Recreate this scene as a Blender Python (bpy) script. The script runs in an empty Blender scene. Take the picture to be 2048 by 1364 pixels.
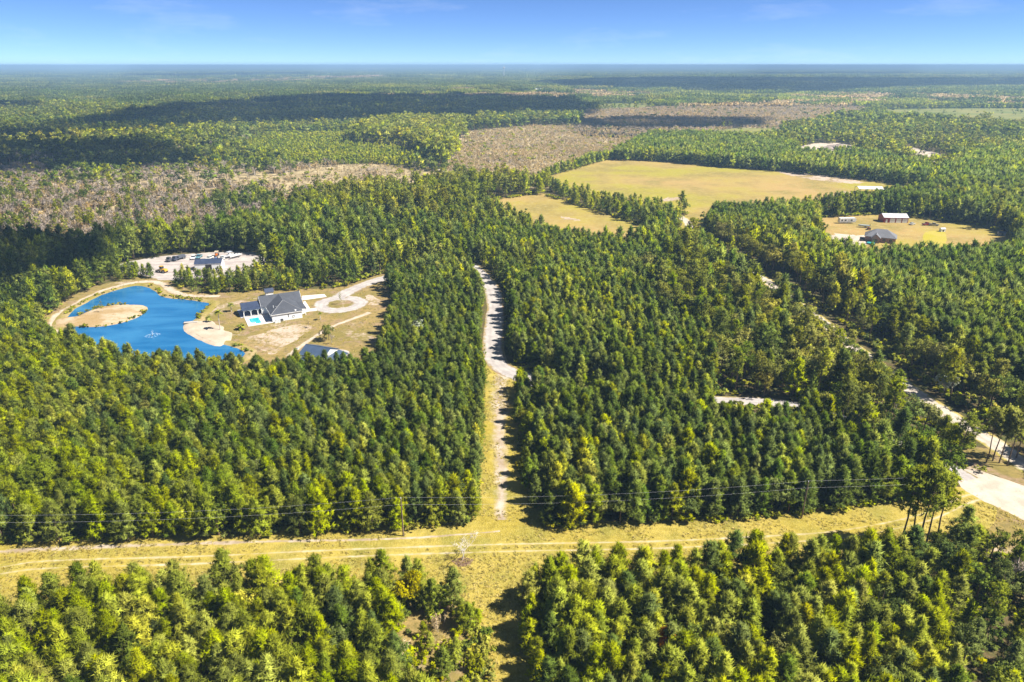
import bpy, bmesh, math, random
import numpy as np
from mathutils import Vector, noise as mnoise
from mathutils.geometry import tessellate_polygon

SC = bpy.context.scene
COL = SC.collection
random.seed(7)
RNG = np.random.default_rng(7)

# ------------------------------------------------------------------ camera
CAM_H = 90.0
PITCH = math.radians(22.0)
FPX = 1365.33
CP, SP = math.cos(PITCH), math.sin(PITCH)
cam_d = bpy.data.cameras.new("camera")
cam_d.sensor_width = 36.0
cam_d.lens = 24.0
cam_d.clip_start = 1.0
cam_d.clip_end = 200000.0
cam = bpy.data.objects.new("camera", cam_d)
COL.objects.link(cam)
cam.location = (0, 0, CAM_H)
cam.rotation_euler = (math.pi / 2 - PITCH, 0, 0)
SC.camera = cam

# ------------------------------------------------------------------ sky, sun, exposure
SUN_EL = math.radians(51.0)
SUN_AZ = math.radians(-9.0)           # from +X towards +Y
SUN_V = Vector((math.cos(SUN_EL) * math.cos(SUN_AZ), math.cos(SUN_EL) * math.sin(SUN_AZ), math.sin(SUN_EL)))
world = bpy.data.worlds.new("World")
SC.world = world
world.use_nodes = True
wn = world.node_tree
wn.nodes.clear()
w_out = wn.nodes.new("ShaderNodeOutputWorld")
w_bg = wn.nodes.new("ShaderNodeBackground")
w_sky = wn.nodes.new("ShaderNodeTexSky")
w_sky.sky_type = 'NISHITA'
w_sky.sun_disc = False
w_sky.sun_elevation = SUN_EL
w_sky.sun_rotation = math.pi / 2 - SUN_AZ
w_sky.altitude = 8000
w_sky.air_density = 1.0
w_sky.dust_density = 0.0
w_sky.ozone_density = 8.0
w_bg.inputs[1].default_value = 0.080
w_tint = wn.nodes.new("ShaderNodeMix")
w_tint.data_type = 'RGBA'
w_tint.blend_type = 'MULTIPLY'
w_tint.inputs[0].default_value = 1.0
w_tint.inputs[7].default_value = (1.06, 0.99, 0.95, 1)
wn.links.new(w_sky.outputs[0], w_tint.inputs[6])
w_tc = wn.nodes.new("ShaderNodeTexCoord")
w_map = wn.nodes.new("ShaderNodeMapping")
w_map.inputs["Scale"].default_value = (5.0, 5.0, 26.0)
w_map.inputs["Rotation"].default_value = (0.12, 0.05, 0.3)
w_nz = wn.nodes.new("ShaderNodeTexNoise")
w_nz.inputs["Scale"].default_value = 1.0
w_nz.inputs["Detail"].default_value = 6.0
w_nz.inputs["Roughness"].default_value = 0.62
w_mr = wn.nodes.new("ShaderNodeMapRange")
w_mr.inputs[1].default_value = 0.54
w_mr.inputs[2].default_value = 0.80
w_mr.inputs[4].default_value = 0.18
w_cl = wn.nodes.new("ShaderNodeMix")
w_cl.data_type = 'RGBA'
w_cl.inputs[7].default_value = (7.2, 7.6, 8.2, 1)
wn.links.new(w_tc.outputs["Generated"], w_map.inputs[0])
wn.links.new(w_map.outputs[0], w_nz.inputs["Vector"])
wn.links.new(w_nz.outputs["Fac"], w_mr.inputs[0])
wn.links.new(w_mr.outputs[0], w_cl.inputs[0])
wn.links.new(w_tint.outputs[2], w_cl.inputs[6])
wn.links.new(w_cl.outputs[2], w_bg.inputs[0])
wn.links.new(w_bg.outputs[0], w_out.inputs[0])

sun_d = bpy.data.lights.new("sun", 'SUN')
sun_d.energy = 5.0
sun_d.angle = math.radians(0.53)
sun_d.color = (1.0, 0.93, 0.80)
sun = bpy.data.objects.new("sun", sun_d)
COL.objects.link(sun)
sun.rotation_euler = SUN_V.to_track_quat('Z', 'Y').to_euler()

SC.view_settings.view_transform = 'Standard'
SC.view_settings.look = 'None'
SC.view_settings.exposure = 1.08
SC.view_settings.gamma = 1.0
SC.render.engine = 'CYCLES'
cy = SC.cycles
cy.max_bounces = 5
cy.diffuse_bounces = 3
cy.glossy_bounces = 2
cy.transmission_bounces = 3
cy.transparent_max_bounces = 8
cy.volume_bounces = 0
cy.caustics_reflective = False
cy.caustics_refractive = False
cy.use_denoising = True
cy.sample_clamp_indirect = 4.0


# ------------------------------------------------------------------ geometry of the photograph
def G(px, py, z=0.0):
    """point on the horizontal plane z seen at photograph position (2048 x 1364)"""
    a = (px - 1024.0) / FPX
    b = -(py - 682.0) / FPX
    dx, dy, dz = a, CP + b * SP, -SP + b * CP
    t = (z - CAM_H) / dz
    return (dx * t, dy * t)


def PX(x, y, z=0.0):
    dz = z - CAM_H
    dep = y * CP - dz * SP
    up = y * SP + dz * CP
    return 1024.0 + FPX * x / dep, 682.0 - FPX * up / dep


def GP(pts):
    return [G(*p) for p in pts]


def in_poly(px, py, poly):
    px = np.asarray(px); py = np.asarray(py)
    inside = np.zeros(px.shape, bool)
    n = len(poly)
    j = n - 1
    for i in range(n):
        xi, yi = poly[i]; xj, yj = poly[j]
        if yi != yj:
            c = ((yi > py) != (yj > py)) & (px < (xj - xi) * (py - yi) / (yj - yi) + xi)
            inside ^= c
        j = i
    return inside


def dist_polyline(x, y, pts):
    d = np.full(np.shape(x), 1e9)
    for (ax, ay), (bx, by) in zip(pts[:-1], pts[1:]):
        vx, vy = bx - ax, by - ay
        L = vx * vx + vy * vy + 1e-9
        t = np.clip(((x - ax) * vx + (y - ay) * vy) / L, 0, 1)
        d = np.minimum(d, np.hypot(x - ax - t * vx, y - ay - t * vy))
    return d


def vnoise(x, y, scale, seed=0):
    """smooth 2D value noise 0..1"""
    x = np.asarray(x) / scale + seed * 17.31; y = np.asarray(y) / scale - seed * 9.77
    xi = np.floor(x).astype(np.int64); yi = np.floor(y).astype(np.int64)
    fx = x - xi; fy = y - yi
    fx = fx * fx * (3 - 2 * fx); fy = fy * fy * (3 - 2 * fy)

    def h(a, b):
        n = (a * 374761393 + b * 668265263 + seed * 1274126177) & 0xffffffff
        n = ((n ^ (n >> 13)) * 1274126177) & 0xffffffff
        return ((n ^ (n >> 16)) & 0xffff) / 65535.0
    return (h(xi, yi) * (1 - fx) + h(xi + 1, yi) * fx) * (1 - fy) + (h(xi, yi + 1) * (1 - fx) + h(xi + 1, yi + 1) * fx) * fy


def smooth_line(pts, step=3.0):
    """Catmull-Rom through world points, resampled"""
    P = [np.array(p, float) for p in pts]
    P = [2 * P[0] - P[1]] + P + [2 * P[-1] - P[-2]]
    out = []
    for i in range(1, len(P) - 2):
        p0, p1, p2, p3 = P[i - 1:i + 3]
        n = max(2, int(np.linalg.norm(p2 - p1) / step))
        for k in range(n):
            t = k / n
            out.append(0.5 * ((2 * p1) + (-p0 + p2) * t + (2 * p0 - 5 * p1 + 4 * p2 - p3) * t * t + (-p0 + 3 * p1 - 3 * p2 + p3) * t ** 3))
    out.append(P[-2])
    return [tuple(o) for o in out]


# ------------------------------------------------------------------ node helpers
class NT:
    def __init__(self, name):
        self.m = bpy.data.materials.new(name)
        self.m.use_nodes = True
        self.t = self.m.node_tree
        self.t.nodes.clear()
        self.out = self.t.nodes.new("ShaderNodeOutputMaterial")

    def n(self, typ, **kw):
        nd = self.t.nodes.new(typ)
        for k, v in kw.items():
            setattr(nd, k, v)
        return nd

    def l(self, a, b):
        self.t.links.new(a, b)

    def setin(self, sock, v):
        if hasattr(v, "is_linked") or isinstance(v, bpy.types.NodeSocket):
            self.l(v, sock)
        else:
            if sock.type == 'RGBA' and len(v) == 3:
                v = (*v, 1)
            sock.default_value = v

    def coord(self):
        if not hasattr(self, "_c"):
            self._c = self.n("ShaderNodeNewGeometry").outputs["Position"]
        return self._c

    def noise(self, scale, detail=3.0, rough=0.55, vec=None, dist=0.0):
        nd = self.n("ShaderNodeTexNoise")
        nd.inputs["Scale"].default_value = scale
        nd.inputs["Detail"].default_value = detail
        nd.inputs["Roughness"].default_value = rough
        nd.inputs["Distortion"].default_value = dist
        self.l(vec if vec is not None else self.coord(), nd.inputs["Vector"])
        return nd.outputs["Fac"]

    def math(self, op, a, b=0.0, clamp=False):
        nd = self.n("ShaderNodeMath", operation=op, use_clamp=clamp)
        self.setin(nd.inputs[0], a); self.setin(nd.inputs[1], b)
        return nd.outputs[0]

    def ramp(self, fac, a, b):
        nd = self.n("ShaderNodeMapRange")
        nd.interpolation_type = 'SMOOTHSTEP'
        self.setin(nd.inputs[0], fac)
        nd.inputs[1].default_value = a; nd.inputs[2].default_value = b
        return nd.outputs[0]

    def mix(self, fac, a, b, blend='MIX'):
        nd = self.n("ShaderNodeMix", data_type='RGBA', blend_type=blend)
        self.setin(nd.inputs[0], fac)
        self.setin(nd.inputs[6], a); self.setin(nd.inputs[7], b)
        return nd.outputs[2]

    def pbr(self, col, rough=0.8, metal=0.0, bump=None, bstr=0.3, bdist=0.1, spec=0.3, coat=0.0):
        p = self.n("ShaderNodeBsdfPrincipled")
        self.setin(p.inputs["Base Color"], col)
        self.setin(p.inputs["Roughness"], rough)
        p.inputs["Metallic"].default_value = metal
        p.inputs["Specular IOR Level"].default_value = spec
        p.inputs["Coat Weight"].default_value = coat
        if bump is not None:
            b = self.n("ShaderNodeBump")
            b.inputs["Strength"].default_value = bstr
            b.inputs["Distance"].default_value = bdist
            self.l(bump, b.inputs["Height"])
            self.l(b.outputs[0], p.inputs["Normal"])
        self.l(p.outputs[0], self.out.inputs[0])
        return self.m


MATS = {}


def flat(name, col, rough=0.6, metal=0.0, var=0.12, scale=1.2, spec=0.4, coat=0.0):
    """painted / plain material with slight grain and wear"""
    if name in MATS:
        return MATS[name]
    t = NT(name)
    tc = t.n("ShaderNodeTexCoord").outputs["Object"]
    f = t.noise(scale, 5, 0.65, tc)
    lo = tuple(c * (1 - var * 1.6) for c in col); hi = tuple(min(1, c * (1 + var)) for c in col)
    c = t.mix(t.ramp(f, 0.3, 0.7), lo, hi)
    MATS[name] = t.pbr(c, rough, metal, f, 0.08, 0.02, spec, coat)
    return MATS[name]


# ------- colours of the ground
def c_straw(t):
    c = t.mix(t.ramp(t.noise(0.035, 3), 0.3, 0.7), (0.355, 0.28, 0.045), (0.44, 0.35, 0.085))
    c = t.mix(t.ramp(t.noise(0.12, 4), 0.42, 0.72), c, (0.26, 0.235, 0.048))
    c = t.mix(t.ramp(t.noise(0.55, 5, 0.7), 0.35, 0.75), c, t.mix(1.0, c, (0.62, 0.62, 0.5), 'MULTIPLY'))
    c = t.mix(t.ramp(t.noise(2.6, 3, 0.7), 0.5, 0.75), c, (0.44, 0.36, 0.13))
    return c


def c_sand(t, a=(0.42, 0.35, 0.29), b=(0.55, 0.48, 0.41)):
    c = t.mix(t.ramp(t.noise(0.25, 4), 0.3, 0.7), a, b)
    c = t.mix(t.ramp(t.noise(1.7, 5, 0.7), 0.5, 0.8), c, tuple(x * 0.72 for x in a))
    return c


def c_litter(t):
    c = t.mix(t.ramp(t.noise(0.09, 4), 0.3, 0.7), (0.075, 0.062, 0.03), (0.14, 0.105, 0.05))
    c = t.mix(t.ramp(t.noise(0.3, 4), 0.45, 0.65), c, (0.075, 0.085, 0.025))
    c = t.mix(t.ramp(t.noise(1.5, 4), 0.5, 0.8), c, (0.19, 0.15, 0.075))
    return c


def c_yard(t, lo=0.66, hi=0.80):
    c = t.mix(t.ramp(t.noise(0.05, 4), 0.35, 0.65), (0.302, 0.218, 0.084), (0.210, 0.172, 0.050))
    c = t.mix(t.ramp(t.noise(0.16, 5, 0.65, dist=0.4), 0.48, 0.66), c, (0.286, 0.197, 0.126))
    c = t.mix(t.ramp(t.noise(0.5, 5, 0.7), 0.42, 0.72), c, (0.151, 0.126, 0.042))
    s = t.noise(0.05, 5, 0.65, dist=0.7)
    s = t.math('ADD', t.math('MULTIPLY', s, 0.8), t.math('MULTIPLY', t.noise(0.55, 5, 0.75), 0.4))
    return t.mix(t.ramp(s, lo, hi), c, t.mix(t.ramp(t.noise(1.2, 4), .4, .7), (0.487, 0.395, 0.319), (0.370, 0.286, 0.218)))


def make_ground_mats():
    t = NT("straw grass"); f = t.noise(3.0, 4); MATS['straw'] = t.pbr(c_straw(t), 0.9, bump=f, bstr=0.7, bdist=0.3, spec=0.1)
    t = NT("yard grass"); f = t.noise(2.5, 4); MATS['yard'] = t.pbr(c_yard(t), 0.9, bump=f, bstr=0.5, bdist=0.2, spec=0.1)
    t = NT("pale sand"); f = t.noise(1.5, 4); MATS['sand'] = t.pbr(c_sand(t), 0.95, bump=f, bstr=0.4, bdist=0.15, spec=0.1)
    t = NT("beach sand"); f = t.noise(1.0, 4); MATS['beach'] = t.pbr(c_sand(t, (0.40, 0.33, 0.25), (0.49, 0.42, 0.34)), 0.95, bump=f, bstr=0.2, bdist=0.1, spec=0.1)
    t = NT("lot sand"); f = t.noise(1.0, 4)
    c = c_sand(t, (0.36, 0.32, 0.31), (0.47, 0.43, 0.405))
    sc = t.n("ShaderNodeMapping"); sc.inputs["Scale"].default_value = (0.06, 0.5, 1); sc.inputs["Rotation"].default_value = (0, 0, 0.5)
    t.l(t.coord(), sc.inputs[0])
    c = t.mix(t.ramp(t.noise(1.0, 4, 0.6, sc.outputs[0]), 0.5, 0.68), c, (0.27, 0.22, 0.21))
    MATS['lot'] = t.pbr(c, 0.95, bump=f, bstr=0.3, bdist=0.15, spec=0.1)
    t = NT("dark mulch"); MATS['mulch'] = t.pbr(t.mix(t.ramp(t.noise(1.4, 5), 0.35, 0.65), (0.09, 0.05, 0.03), (0.22, 0.15, 0.1)), 0.95, bump=t.noise(3, 4), bstr=0.8)
    t = NT("swamp mud")
    c = t.mix(t.ramp(t.noise(0.02, 4), 0.3, 0.7), (0.30, 0.23, 0.13), (0.48, 0.39, 0.23))
    c = t.mix(t.ramp(t.noise(0.13, 4), 0.4, 0.7), c, (0.16, 0.13, 0.07))
    MATS['swamp'] = t.pbr(c, 0.95, bump=t.noise(0.8, 4), bstr=0.8, bdist=0.4, spec=0.1)
    t = NT("open field grass")
    c = t.mix(t.ramp(t.noise(0.0075, 4), 0.42, 0.58), (0.30, 0.265, 0.035), (0.38, 0.255, 0.10))
    c = t.mix(t.ramp(t.noise(0.03, 5, 0.6), 0.4, 0.7), c, (0.23, 0.185, 0.055))
    c = t.mix(t.ramp(t.noise(0.25, 5, 0.7), 0.45, 0.75), c, (0.38, 0.31, 0.12))
    MATS['field'] = t.pbr(c, 0.95, bump=t.noise(1.5, 4), bstr=0.6, bdist=0.3, spec=0.1)
    t = NT("mown yellow grass")
    c = t.mix(t.ramp(t.noise(0.08, 4), 0.3, 0.7), (0.36, 0.31, 0.03), (0.40, 0.33, 0.07))
    MATS['mown'] = t.pbr(c, 0.95, spec=0.1)
    t = NT("green meadow")
    c = t.mix(t.ramp(t.noise(0.01, 5), 0.3, 0.7), (0.13, 0.165, 0.04), (0.24, 0.225, 0.07))
    MATS['meadow'] = t.pbr(c, 0.95, spec=0.1)
    # forest floor, going over to a patchwork of far woods
    t = NT("forest floor")
    far = t.mix(t.ramp(t.noise(0.0011, 5, 0.6), 0.35, 0.65), (0.045, 0.066, 0.022), (0.085, 0.105, 0.035))
    far = t.mix(t.ramp(t.noise(0.0006, 4, 0.6), 0.60, 0.68), far, (0.20, 0.155, 0.09))
    sep = t.n("ShaderNodeSeparateXYZ"); t.l(t.coord(), sep.inputs[0])
    d = t.ramp(sep.outputs[1], 900.0, 1700.0)
    MATS['floor'] = t.pbr(t.mix(d, c_litter(t), far), 0.95, bump=t.noise(0.6, 4), bstr=0.7, bdist=0.4, spec=0.05)
    # ribbons whose pale core breaks up into the grass beside it
    for key, under, core, sp in (('gravel_road', c_yard, ((0.35, 0.32, 0.315), (0.46, 0.43, 0.415)), (0.38, 0.58)),
                                 ('sand_road', c_straw, ((0.42, 0.36, 0.30), (0.56, 0.50, 0.43)), (0.40, 0.66)),
                                 ('wheel_track', c_straw, ((0.42, 0.35, 0.21), (0.52, 0.45, 0.32)), (0.64, 1.15)),
                                 ('sand_track', c_yard, ((0.42, 0.34, 0.26), (0.53, 0.45, 0.37)), (0.50, 0.80)),
                                 ('worn_path', c_straw, ((0.30, 0.23, 0.16), (0.48, 0.41, 0.34)), (0.50, 0.95))):
        t = NT(key.replace("_", " "))
        uv = t.n("ShaderNodeUVMap").outputs[0]
        s = t.n("ShaderNodeSeparateXYZ"); t.l(uv, s.inputs[0])
        e = t.math('ABSOLUTE', t.math('SUBTRACT', s.outputs[0], 0.5))       # 0 centre .. 0.5 edge
        k = t.math('SUBTRACT', 1.0, t.math('MULTIPLY', e, 2.0))             # 1 centre .. 0 edge
        nz = t.math('ADD', t.math('MULTIPLY', t.noise(0.5, 5, 0.75), 0.75), t.math('MULTIPLY', t.noise(0.09, 3), 0.35 if 'road' in key else 0.75))
        if 'road' not in key: nz = t.math('SUBTRACT', nz, 0.2)
        f = t.ramp(t.math('ADD', t.math('MULTIPLY', k, 0.62), t.math('SUBTRACT', nz, 0.18)), *sp)
        cc = c_sand(t, *core)
        if key in ('gravel_road', 'sand_road'):                              # darker wheel ruts
            r = t.math('ABSOLUTE', t.math('SUBTRACT', e, 0.16))
            rut = t.math('MULTIPLY', t.ramp(r, 0.1, 0.02), t.noise(0.3, 3))
            cc = t.mix(t.math('MULTIPLY', rut, 0.55), cc, tuple(x * 0.72 for x in core[0]))
        MATS[key] = t.pbr(t.mix(f, under(t), cc), 0.95, bump=t.noise(1.5, 4), bstr=0.4, bdist=0.15, spec=0.1)
    # water
    t = NT("pond water")
    wm = t.n("ShaderNodeMapping"); wm.inputs["Scale"].default_value = (0.035, 0.10, 1); wm.inputs["Rotation"].default_value = (0, 0, 0.25)
    t.l(t.coord(), wm.inputs[0])
    dn = t.ramp(t.noise(1.0, 4, 0.6, wm.outputs[0], 0.5), 0.32, 0.68)
    c = t.mix(dn, (0.008, 0.110, 0.285), (0.035, 0.185, 0.38))
    MATS['water'] = t.pbr(c, 0.035, bump=t.noise(1.3, 4, 0.6), bstr=0.10, bdist=0.12, spec=0.5)
    t = NT("pool water")
    MATS['pool'] = t.pbr(t.mix(t.ramp(t.noise(0.8, 3), 0.3, 0.7), (0.02, 0.36, 0.42), (0.05, 0.46, 0.52)), 0.05, bump=t.noise(2, 3), bstr=0.1, bdist=0.05, spec=0.5)


make_ground_mats()


# ------------------------------------------------------------------ object helpers
def link_mesh(name, verts, faces, mats, parent=None, smooth=False, uvs=None):
    me = bpy.data.meshes.new(name)
    me.from_pydata([tuple(v) for v in verts], [], [tuple(f) for f in faces])
    for m in (mats if isinstance(mats, (list, tuple)) else [mats]):
        me.materials.append(m)
    if smooth:
        me.shade_smooth()
    if uvs is not None:
        ul = me.uv_layers.new(name="UVMap")
        li = np.zeros(len(me.loops), np.int32)
        me.loops.foreach_get("vertex_index", li)
        ul.data.foreach_set("uv", np.asarray(uvs, np.float32)[li].ravel())
    me.update()
    o = bpy.data.objects.new(name, me)
    COL.objects.link(o)
    if parent is not None:
        o.parent = parent
    return o


def tag(o, label=None, cat=None, group=None, kind=None):
    if label: o["label"] = label
    if cat: o["category"] = cat
    if group: o["group"] = group
    if kind: o["kind"] = kind
    return o


def empty(name, loc, rz=0.0, label=None, cat=None, group=None):
    o = bpy.data.objects.new(name, None)
    COL.objects.link(o)
    o.empty_display_size = 0.5
    o.location = (loc[0], loc[1], loc[2] if len(loc) > 2 else 0.0)
    o.rotation_euler = (0, 0, rz)
    return tag(o, label, cat, group)


class MB:
    """collects simple solids; build() links them as one mesh"""
    def __init__(self):
        self.v = []; self.f = []

    def add(self, vs, fs):
        b = len(self.v)
        self.v += [tuple(p) for p in vs]
        self.f += [tuple(i + b for i in f) for f in fs]
        return self

    def box(self, x0, x1, y0, y1, z0, z1):
        return self.add([(x0, y0, z0), (x1, y0, z0), (x1, y1, z0), (x0, y1, z0), (x0, y0, z1), (x1, y0, z1), (x1, y1, z1), (x0, y1, z1)],
                        [(0, 3, 2, 1), (4, 5, 6, 7), (0, 1, 5, 4), (1, 2, 6, 5), (2, 3, 7, 6), (3, 0, 4, 7)])

    def tube(self, a, b, r0, r1=None, n=6, cap=True):
        r1 = r0 if r1 is None else r1
        a = Vector(a); b = Vector(b)
        d = (b - a)
        q = d.to_track_quat('Z', 'Y')
        vs = []
        for p, r in ((a, r0), (b, r1)):
            for i in range(n):
                an = 2 * math.pi * i / n
                vs.append(p + q @ Vector((r * math.cos(an), r * math.sin(an), 0)))
        fs = [(i, (i + 1) % n, n + (i + 1) % n, n + i) for i in range(n)]
        if cap:
            fs += [tuple(range(n))[::-1], tuple(range(n, 2 * n))]
        return self.add(vs, fs)

    def prism(self, prof, axis, a, b):
        """profile (list of 2D points) extruded along axis 'x' or 'y' from a to b"""
        n = len(prof)
        if axis == 'x':
            vs = [(a, p[0], p[1]) for p in prof] + [(b, p[0], p[1]) for p in prof]
        else:
            vs = [(p[0], a, p[1]) for p in prof] + [(p[0], b, p[1]) for p in prof]
        fs = [(i, (i + 1) % n, n + (i + 1) % n, n + i) for i in range(n)]
        fs += [tuple(range(n))[::-1], tuple(range(n, 2 * n))]
        return self.add(vs, fs)

    def slab(self, quad, th):
        """sloped plate: polygon given by its upper corners, thickness downwards"""
        n = len(quad)
        vs = [tuple(p) for p in quad] + [(p[0], p[1], p[2] - th) for p in quad]
        fs = [tuple(range(n)), tuple(range(n, 2 * n))[::-1]] + [(i, n + i, n + (i + 1) % n, (i + 1) % n) for i in range(n)]
        return self.add(vs, fs)

    def build(self, name, mat, parent=None, bevel=0.0):
        o = link_mesh(name, self.v, self.f, mat, parent)
        bm = bmesh.new(); bm.from_mesh(o.data)
        bmesh.ops.recalc_face_normals(bm, faces=bm.faces)
        if bevel:
            bmesh.ops.bevel(bm, geom=list(bm.edges), offset=bevel, segments=2, affect='EDGES', clamp_overlap=True)
        bm.to_mesh(o.data); bm.free()
        return o


def ragged(pts, step=1.6, amp=0.7, freq=0.35):
    """closed outline resampled and shaken so that no edge runs straight"""
    P = [np.array(p, float) for p in pts]
    n = len(P)
    out = []
    for i in range(n):
        p0, p1, p2, p3 = P[i - 1], P[i], P[(i + 1) % n], P[(i + 2) % n]
        k = max(1, int(np.linalg.norm(p2 - p1) / step))
        for j in range(k):
            t = j / k
            out.append(0.5 * ((2 * p1) + (-p0 + p2) * t + (2 * p0 - 5 * p1 + 4 * p2 - p3) * t * t + (-p0 + 3 * p1 - 3 * p2 + p3) * t ** 3))
    res = []
    for p in out:
        q = Vector((p[0] * freq, p[1] * freq, 3.1))
        v = mnoise.noise_vector(q) + 0.6 * mnoise.noise_vector(q * 2.7)
        res.append((p[0] + amp * v.x, p[1] + amp * v.y))
    return res


def grown(pts, d):
    n = len(pts)
    A = sum(pts[i][0] * pts[(i + 1) % n][1] - pts[(i + 1) % n][0] * pts[i][1] for i in range(n))
    s_ = 1 if A > 0 else -1
    out = []
    for i in range(n):
        a, b = np.array(pts[i - 1]), np.array(pts[(i + 1) % n])
        t_ = (b - a) / (np.linalg.norm(b - a) + 1e-9)
        out.append((pts[i][0] + t_[1] * s_ * d, pts[i][1] - t_[0] * s_ * d))
    return out


def sheet(name, pts, z, mat, kind='structure', step=1.6, amp=0.7, label=None, cat=None):
    r = ragged(pts, step, amp)
    vs = [Vector((x, y, z)) for x, y in r]
    tris = tessellate_polygon([vs])
    fs = []
    for a, b, c in tris:
        va, vb, vc = vs[a], vs[b], vs[c]
        fs.append((a, b, c) if (vb - va).cross(vc - va).z > 0 else (a, c, b))
    o = link_mesh(name, vs, fs, MATS[mat] if isinstance(mat, str) else mat)
    return tag(o, label, cat, kind=kind), r


def ribbon(name, line, width, z, mat, step=2.0, crown=0.0):
    L = smooth_line(line, step)
    vs, uvs, fs = [], [], []
    d = 0.0
    cross = (-0.5, -0.25, 0.0, 0.25, 0.5)
    for i, p in enumerate(L):
        a = L[max(0, i - 1)]; b = L[min(len(L) - 1, i + 1)]
        tx, ty = b[0] - a[0], b[1] - a[1]
        m = math.hypot(tx, ty) or 1
        nx, ny = -ty / m, tx / m
        if i: d += math.hypot(p[0] - L[i - 1][0], p[1] - L[i - 1][1])
        w = width[0] + (width[1] - width[0]) * i / (len(L) - 1) if isinstance(width, tuple) else width
        w *= 1 + 0.10 * mnoise.noise(Vector((p[0] * 0.08, p[1] * 0.08, 1)))
        for c in cross:
            vs.append((p[0] + nx * w * c, p[1] + ny * w * c, z + crown * (0.25 - c * c)))
            uvs.append((c + 0.5, d / 10.0))
    k = len(cross)
    for i in range(len(L) - 1):
        for j in range(k - 1):
            fs.append((i * k + j, i * k + j + 1, (i + 1) * k + j + 1, (i + 1) * k + j))
    vs0 = vs
    o = link_mesh(name, vs0, fs, MATS[mat], uvs=uvs)
    bm = bmesh.new(); bm.from_mesh(o.data)
    for f in bm.faces:
        if f.normal.z < 0: f.normal_flip()
    bm.to_mesh(o.data); bm.free()
    return tag(o, kind='structure'), L


# ------------------------------------------------------------------ the ground
rings = [0, 40, 90, 160, 260, 400, 600, 900, 1400, 2200, 3500, 6000, 10000, 18000, 32000, 62000]
nseg = 96
gv, gf = [(0, 0, 0)], []
for r in rings[1:]:
    for k in range(nseg):
        a = 2 * math.pi * k / nseg
        gv.append((r * math.cos(a), r * math.sin(a), 0))
for k in range(nseg):
    gf.append((0, 1 + k, 1 + (k + 1) % nseg))
for i in range(len(rings) - 2):
    b0, b1 = 1 + i * nseg, 1 + (i + 1) * nseg
    for k in range(nseg):
        gf.append((b0 + k, b1 + k, b1 + (k + 1) % nseg, b0 + (k + 1) % nseg))
tag(link_mesh("ground", gv, gf, MATS['floor']), kind='structure')

# outlines at photograph positions, all lying on the ground
CLEAR = [(-420, 1165), (-150, 1108), (0, 1090), (130, 1084), (300, 1080), (520, 1070), (800, 1062), (930, 1048), (962, 1025), (1062, 1030), (1100, 1056),
         (1300, 1052), (1480, 1040), (1640, 1030), (1740, 1018), (1830, 1000), (1910, 985), (1960, 985), (1960, 1040), (1880, 1088), (1800, 1122), (1640, 1146),
         (1450, 1154), (1250, 1164), (1080, 1176), (1046, 1190), (964, 1192), (880, 1180), (640, 1188), (420, 1196), (200, 1208), (60, 1232), (-120, 1276), (-420, 1320)]
TRACK_UP = [(952, 1060), (954, 1000), (957, 950), (961, 880), (964, 800), (967, 735), (1040, 735), (1036, 800), (1038, 880), (1050, 950), (1066, 1010), (1092, 1062)]
TRACK_DN = [(966, 1150), (980, 1250), (978, 1364), (966, 1560), (1076, 1560), (1064, 1364), (1050, 1250), (1040, 1150)]
POND = [(142, 656), (150, 670), (172, 688), (210, 704), (260, 716), (330, 726), (410, 728), (470, 722), (494, 707), (475, 696), (442, 686), (425, 682), (400, 672), (380, 658),
        (380, 650), (390, 641), (398, 631), (412, 617), (422, 607), (400, 603), (375, 599), (350, 597), (325, 592), (312, 582), (297, 574), (272, 571), (247, 576), (222, 583),
        (195, 593), (168, 607), (147, 619), (136, 630), (124, 643), (128, 652)]
ISLAND = [(112, 640), (148, 635), (176, 624), (201, 615), (232, 610), (270, 610), (290, 612), (294, 620), (280, 632), (250, 644), (212, 652), (175, 654), (145, 653), (112, 656)]
YARD = [(325, 560), (380, 585), (440, 588), (530, 582), (640, 580), (690, 574), (760, 552), (835, 540), (838, 550), (775, 570), (788, 600), (792, 645), (775, 690), (755, 736), (715, 760),
        (640, 757), (570, 760), (510, 762), (450, 757), (330, 752), (220, 734), (150, 706), (105, 690), (84, 655), (90, 635), (130, 605), (190, 576), (250, 561), (290, 555)]
LOT = [(225, 535), (255, 524), (300, 516), (350, 510), (440, 504), (515, 505), (556, 516), (548, 540), (490, 552), (400, 557), (340, 560), (318, 560), (300, 554), (262, 546)]
FIELD = [(1085, 360), (1130, 345), (1215, 320), (1330, 325), (1500, 340), (1640, 352), (1760, 364), (1850, 382), (1835, 404), (1700, 422), (1560, 431), (1450, 437), (1395, 438), (1375, 428),
         (1350, 420), (1290, 418), (1220, 410), (1160, 392), (1110, 376)]
FIELD2 = [(975, 404), (1075, 388), (1130, 404), (1200, 426), (1290, 456), (1290, 488), (1200, 500), (1120, 486), (1060, 466), (1010, 440), (965, 420)]
HOMELOT = [(1634, 436), (1750, 430), (1850, 438), (1960, 452), (2010, 468), (2030, 490), (2020, 538), (1880, 546), (1760, 546), (1690, 540), (1630, 522)]
GATE = [(1375, 424), (1440, 432), (1420, 448), (1400, 470), (1372, 478), (1360, 462), (1368, 442)]
APRON = [(1905, 950), (1935, 938), (1985, 950), (2048, 968), (2200, 1010), (2200, 1120), (2048, 1040), (1985, 1010), (1945, 992)]
ISLE_R = [(1915, 905), (1960, 895), (2010, 905), (2060, 935), (2150, 985), (2090, 985), (1990, 950), (1930, 935)]
SANDPIT = [(1590, 297), (1640, 286), (1700, 289), (1716, 304), (1660, 318), (1600, 314)]
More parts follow.
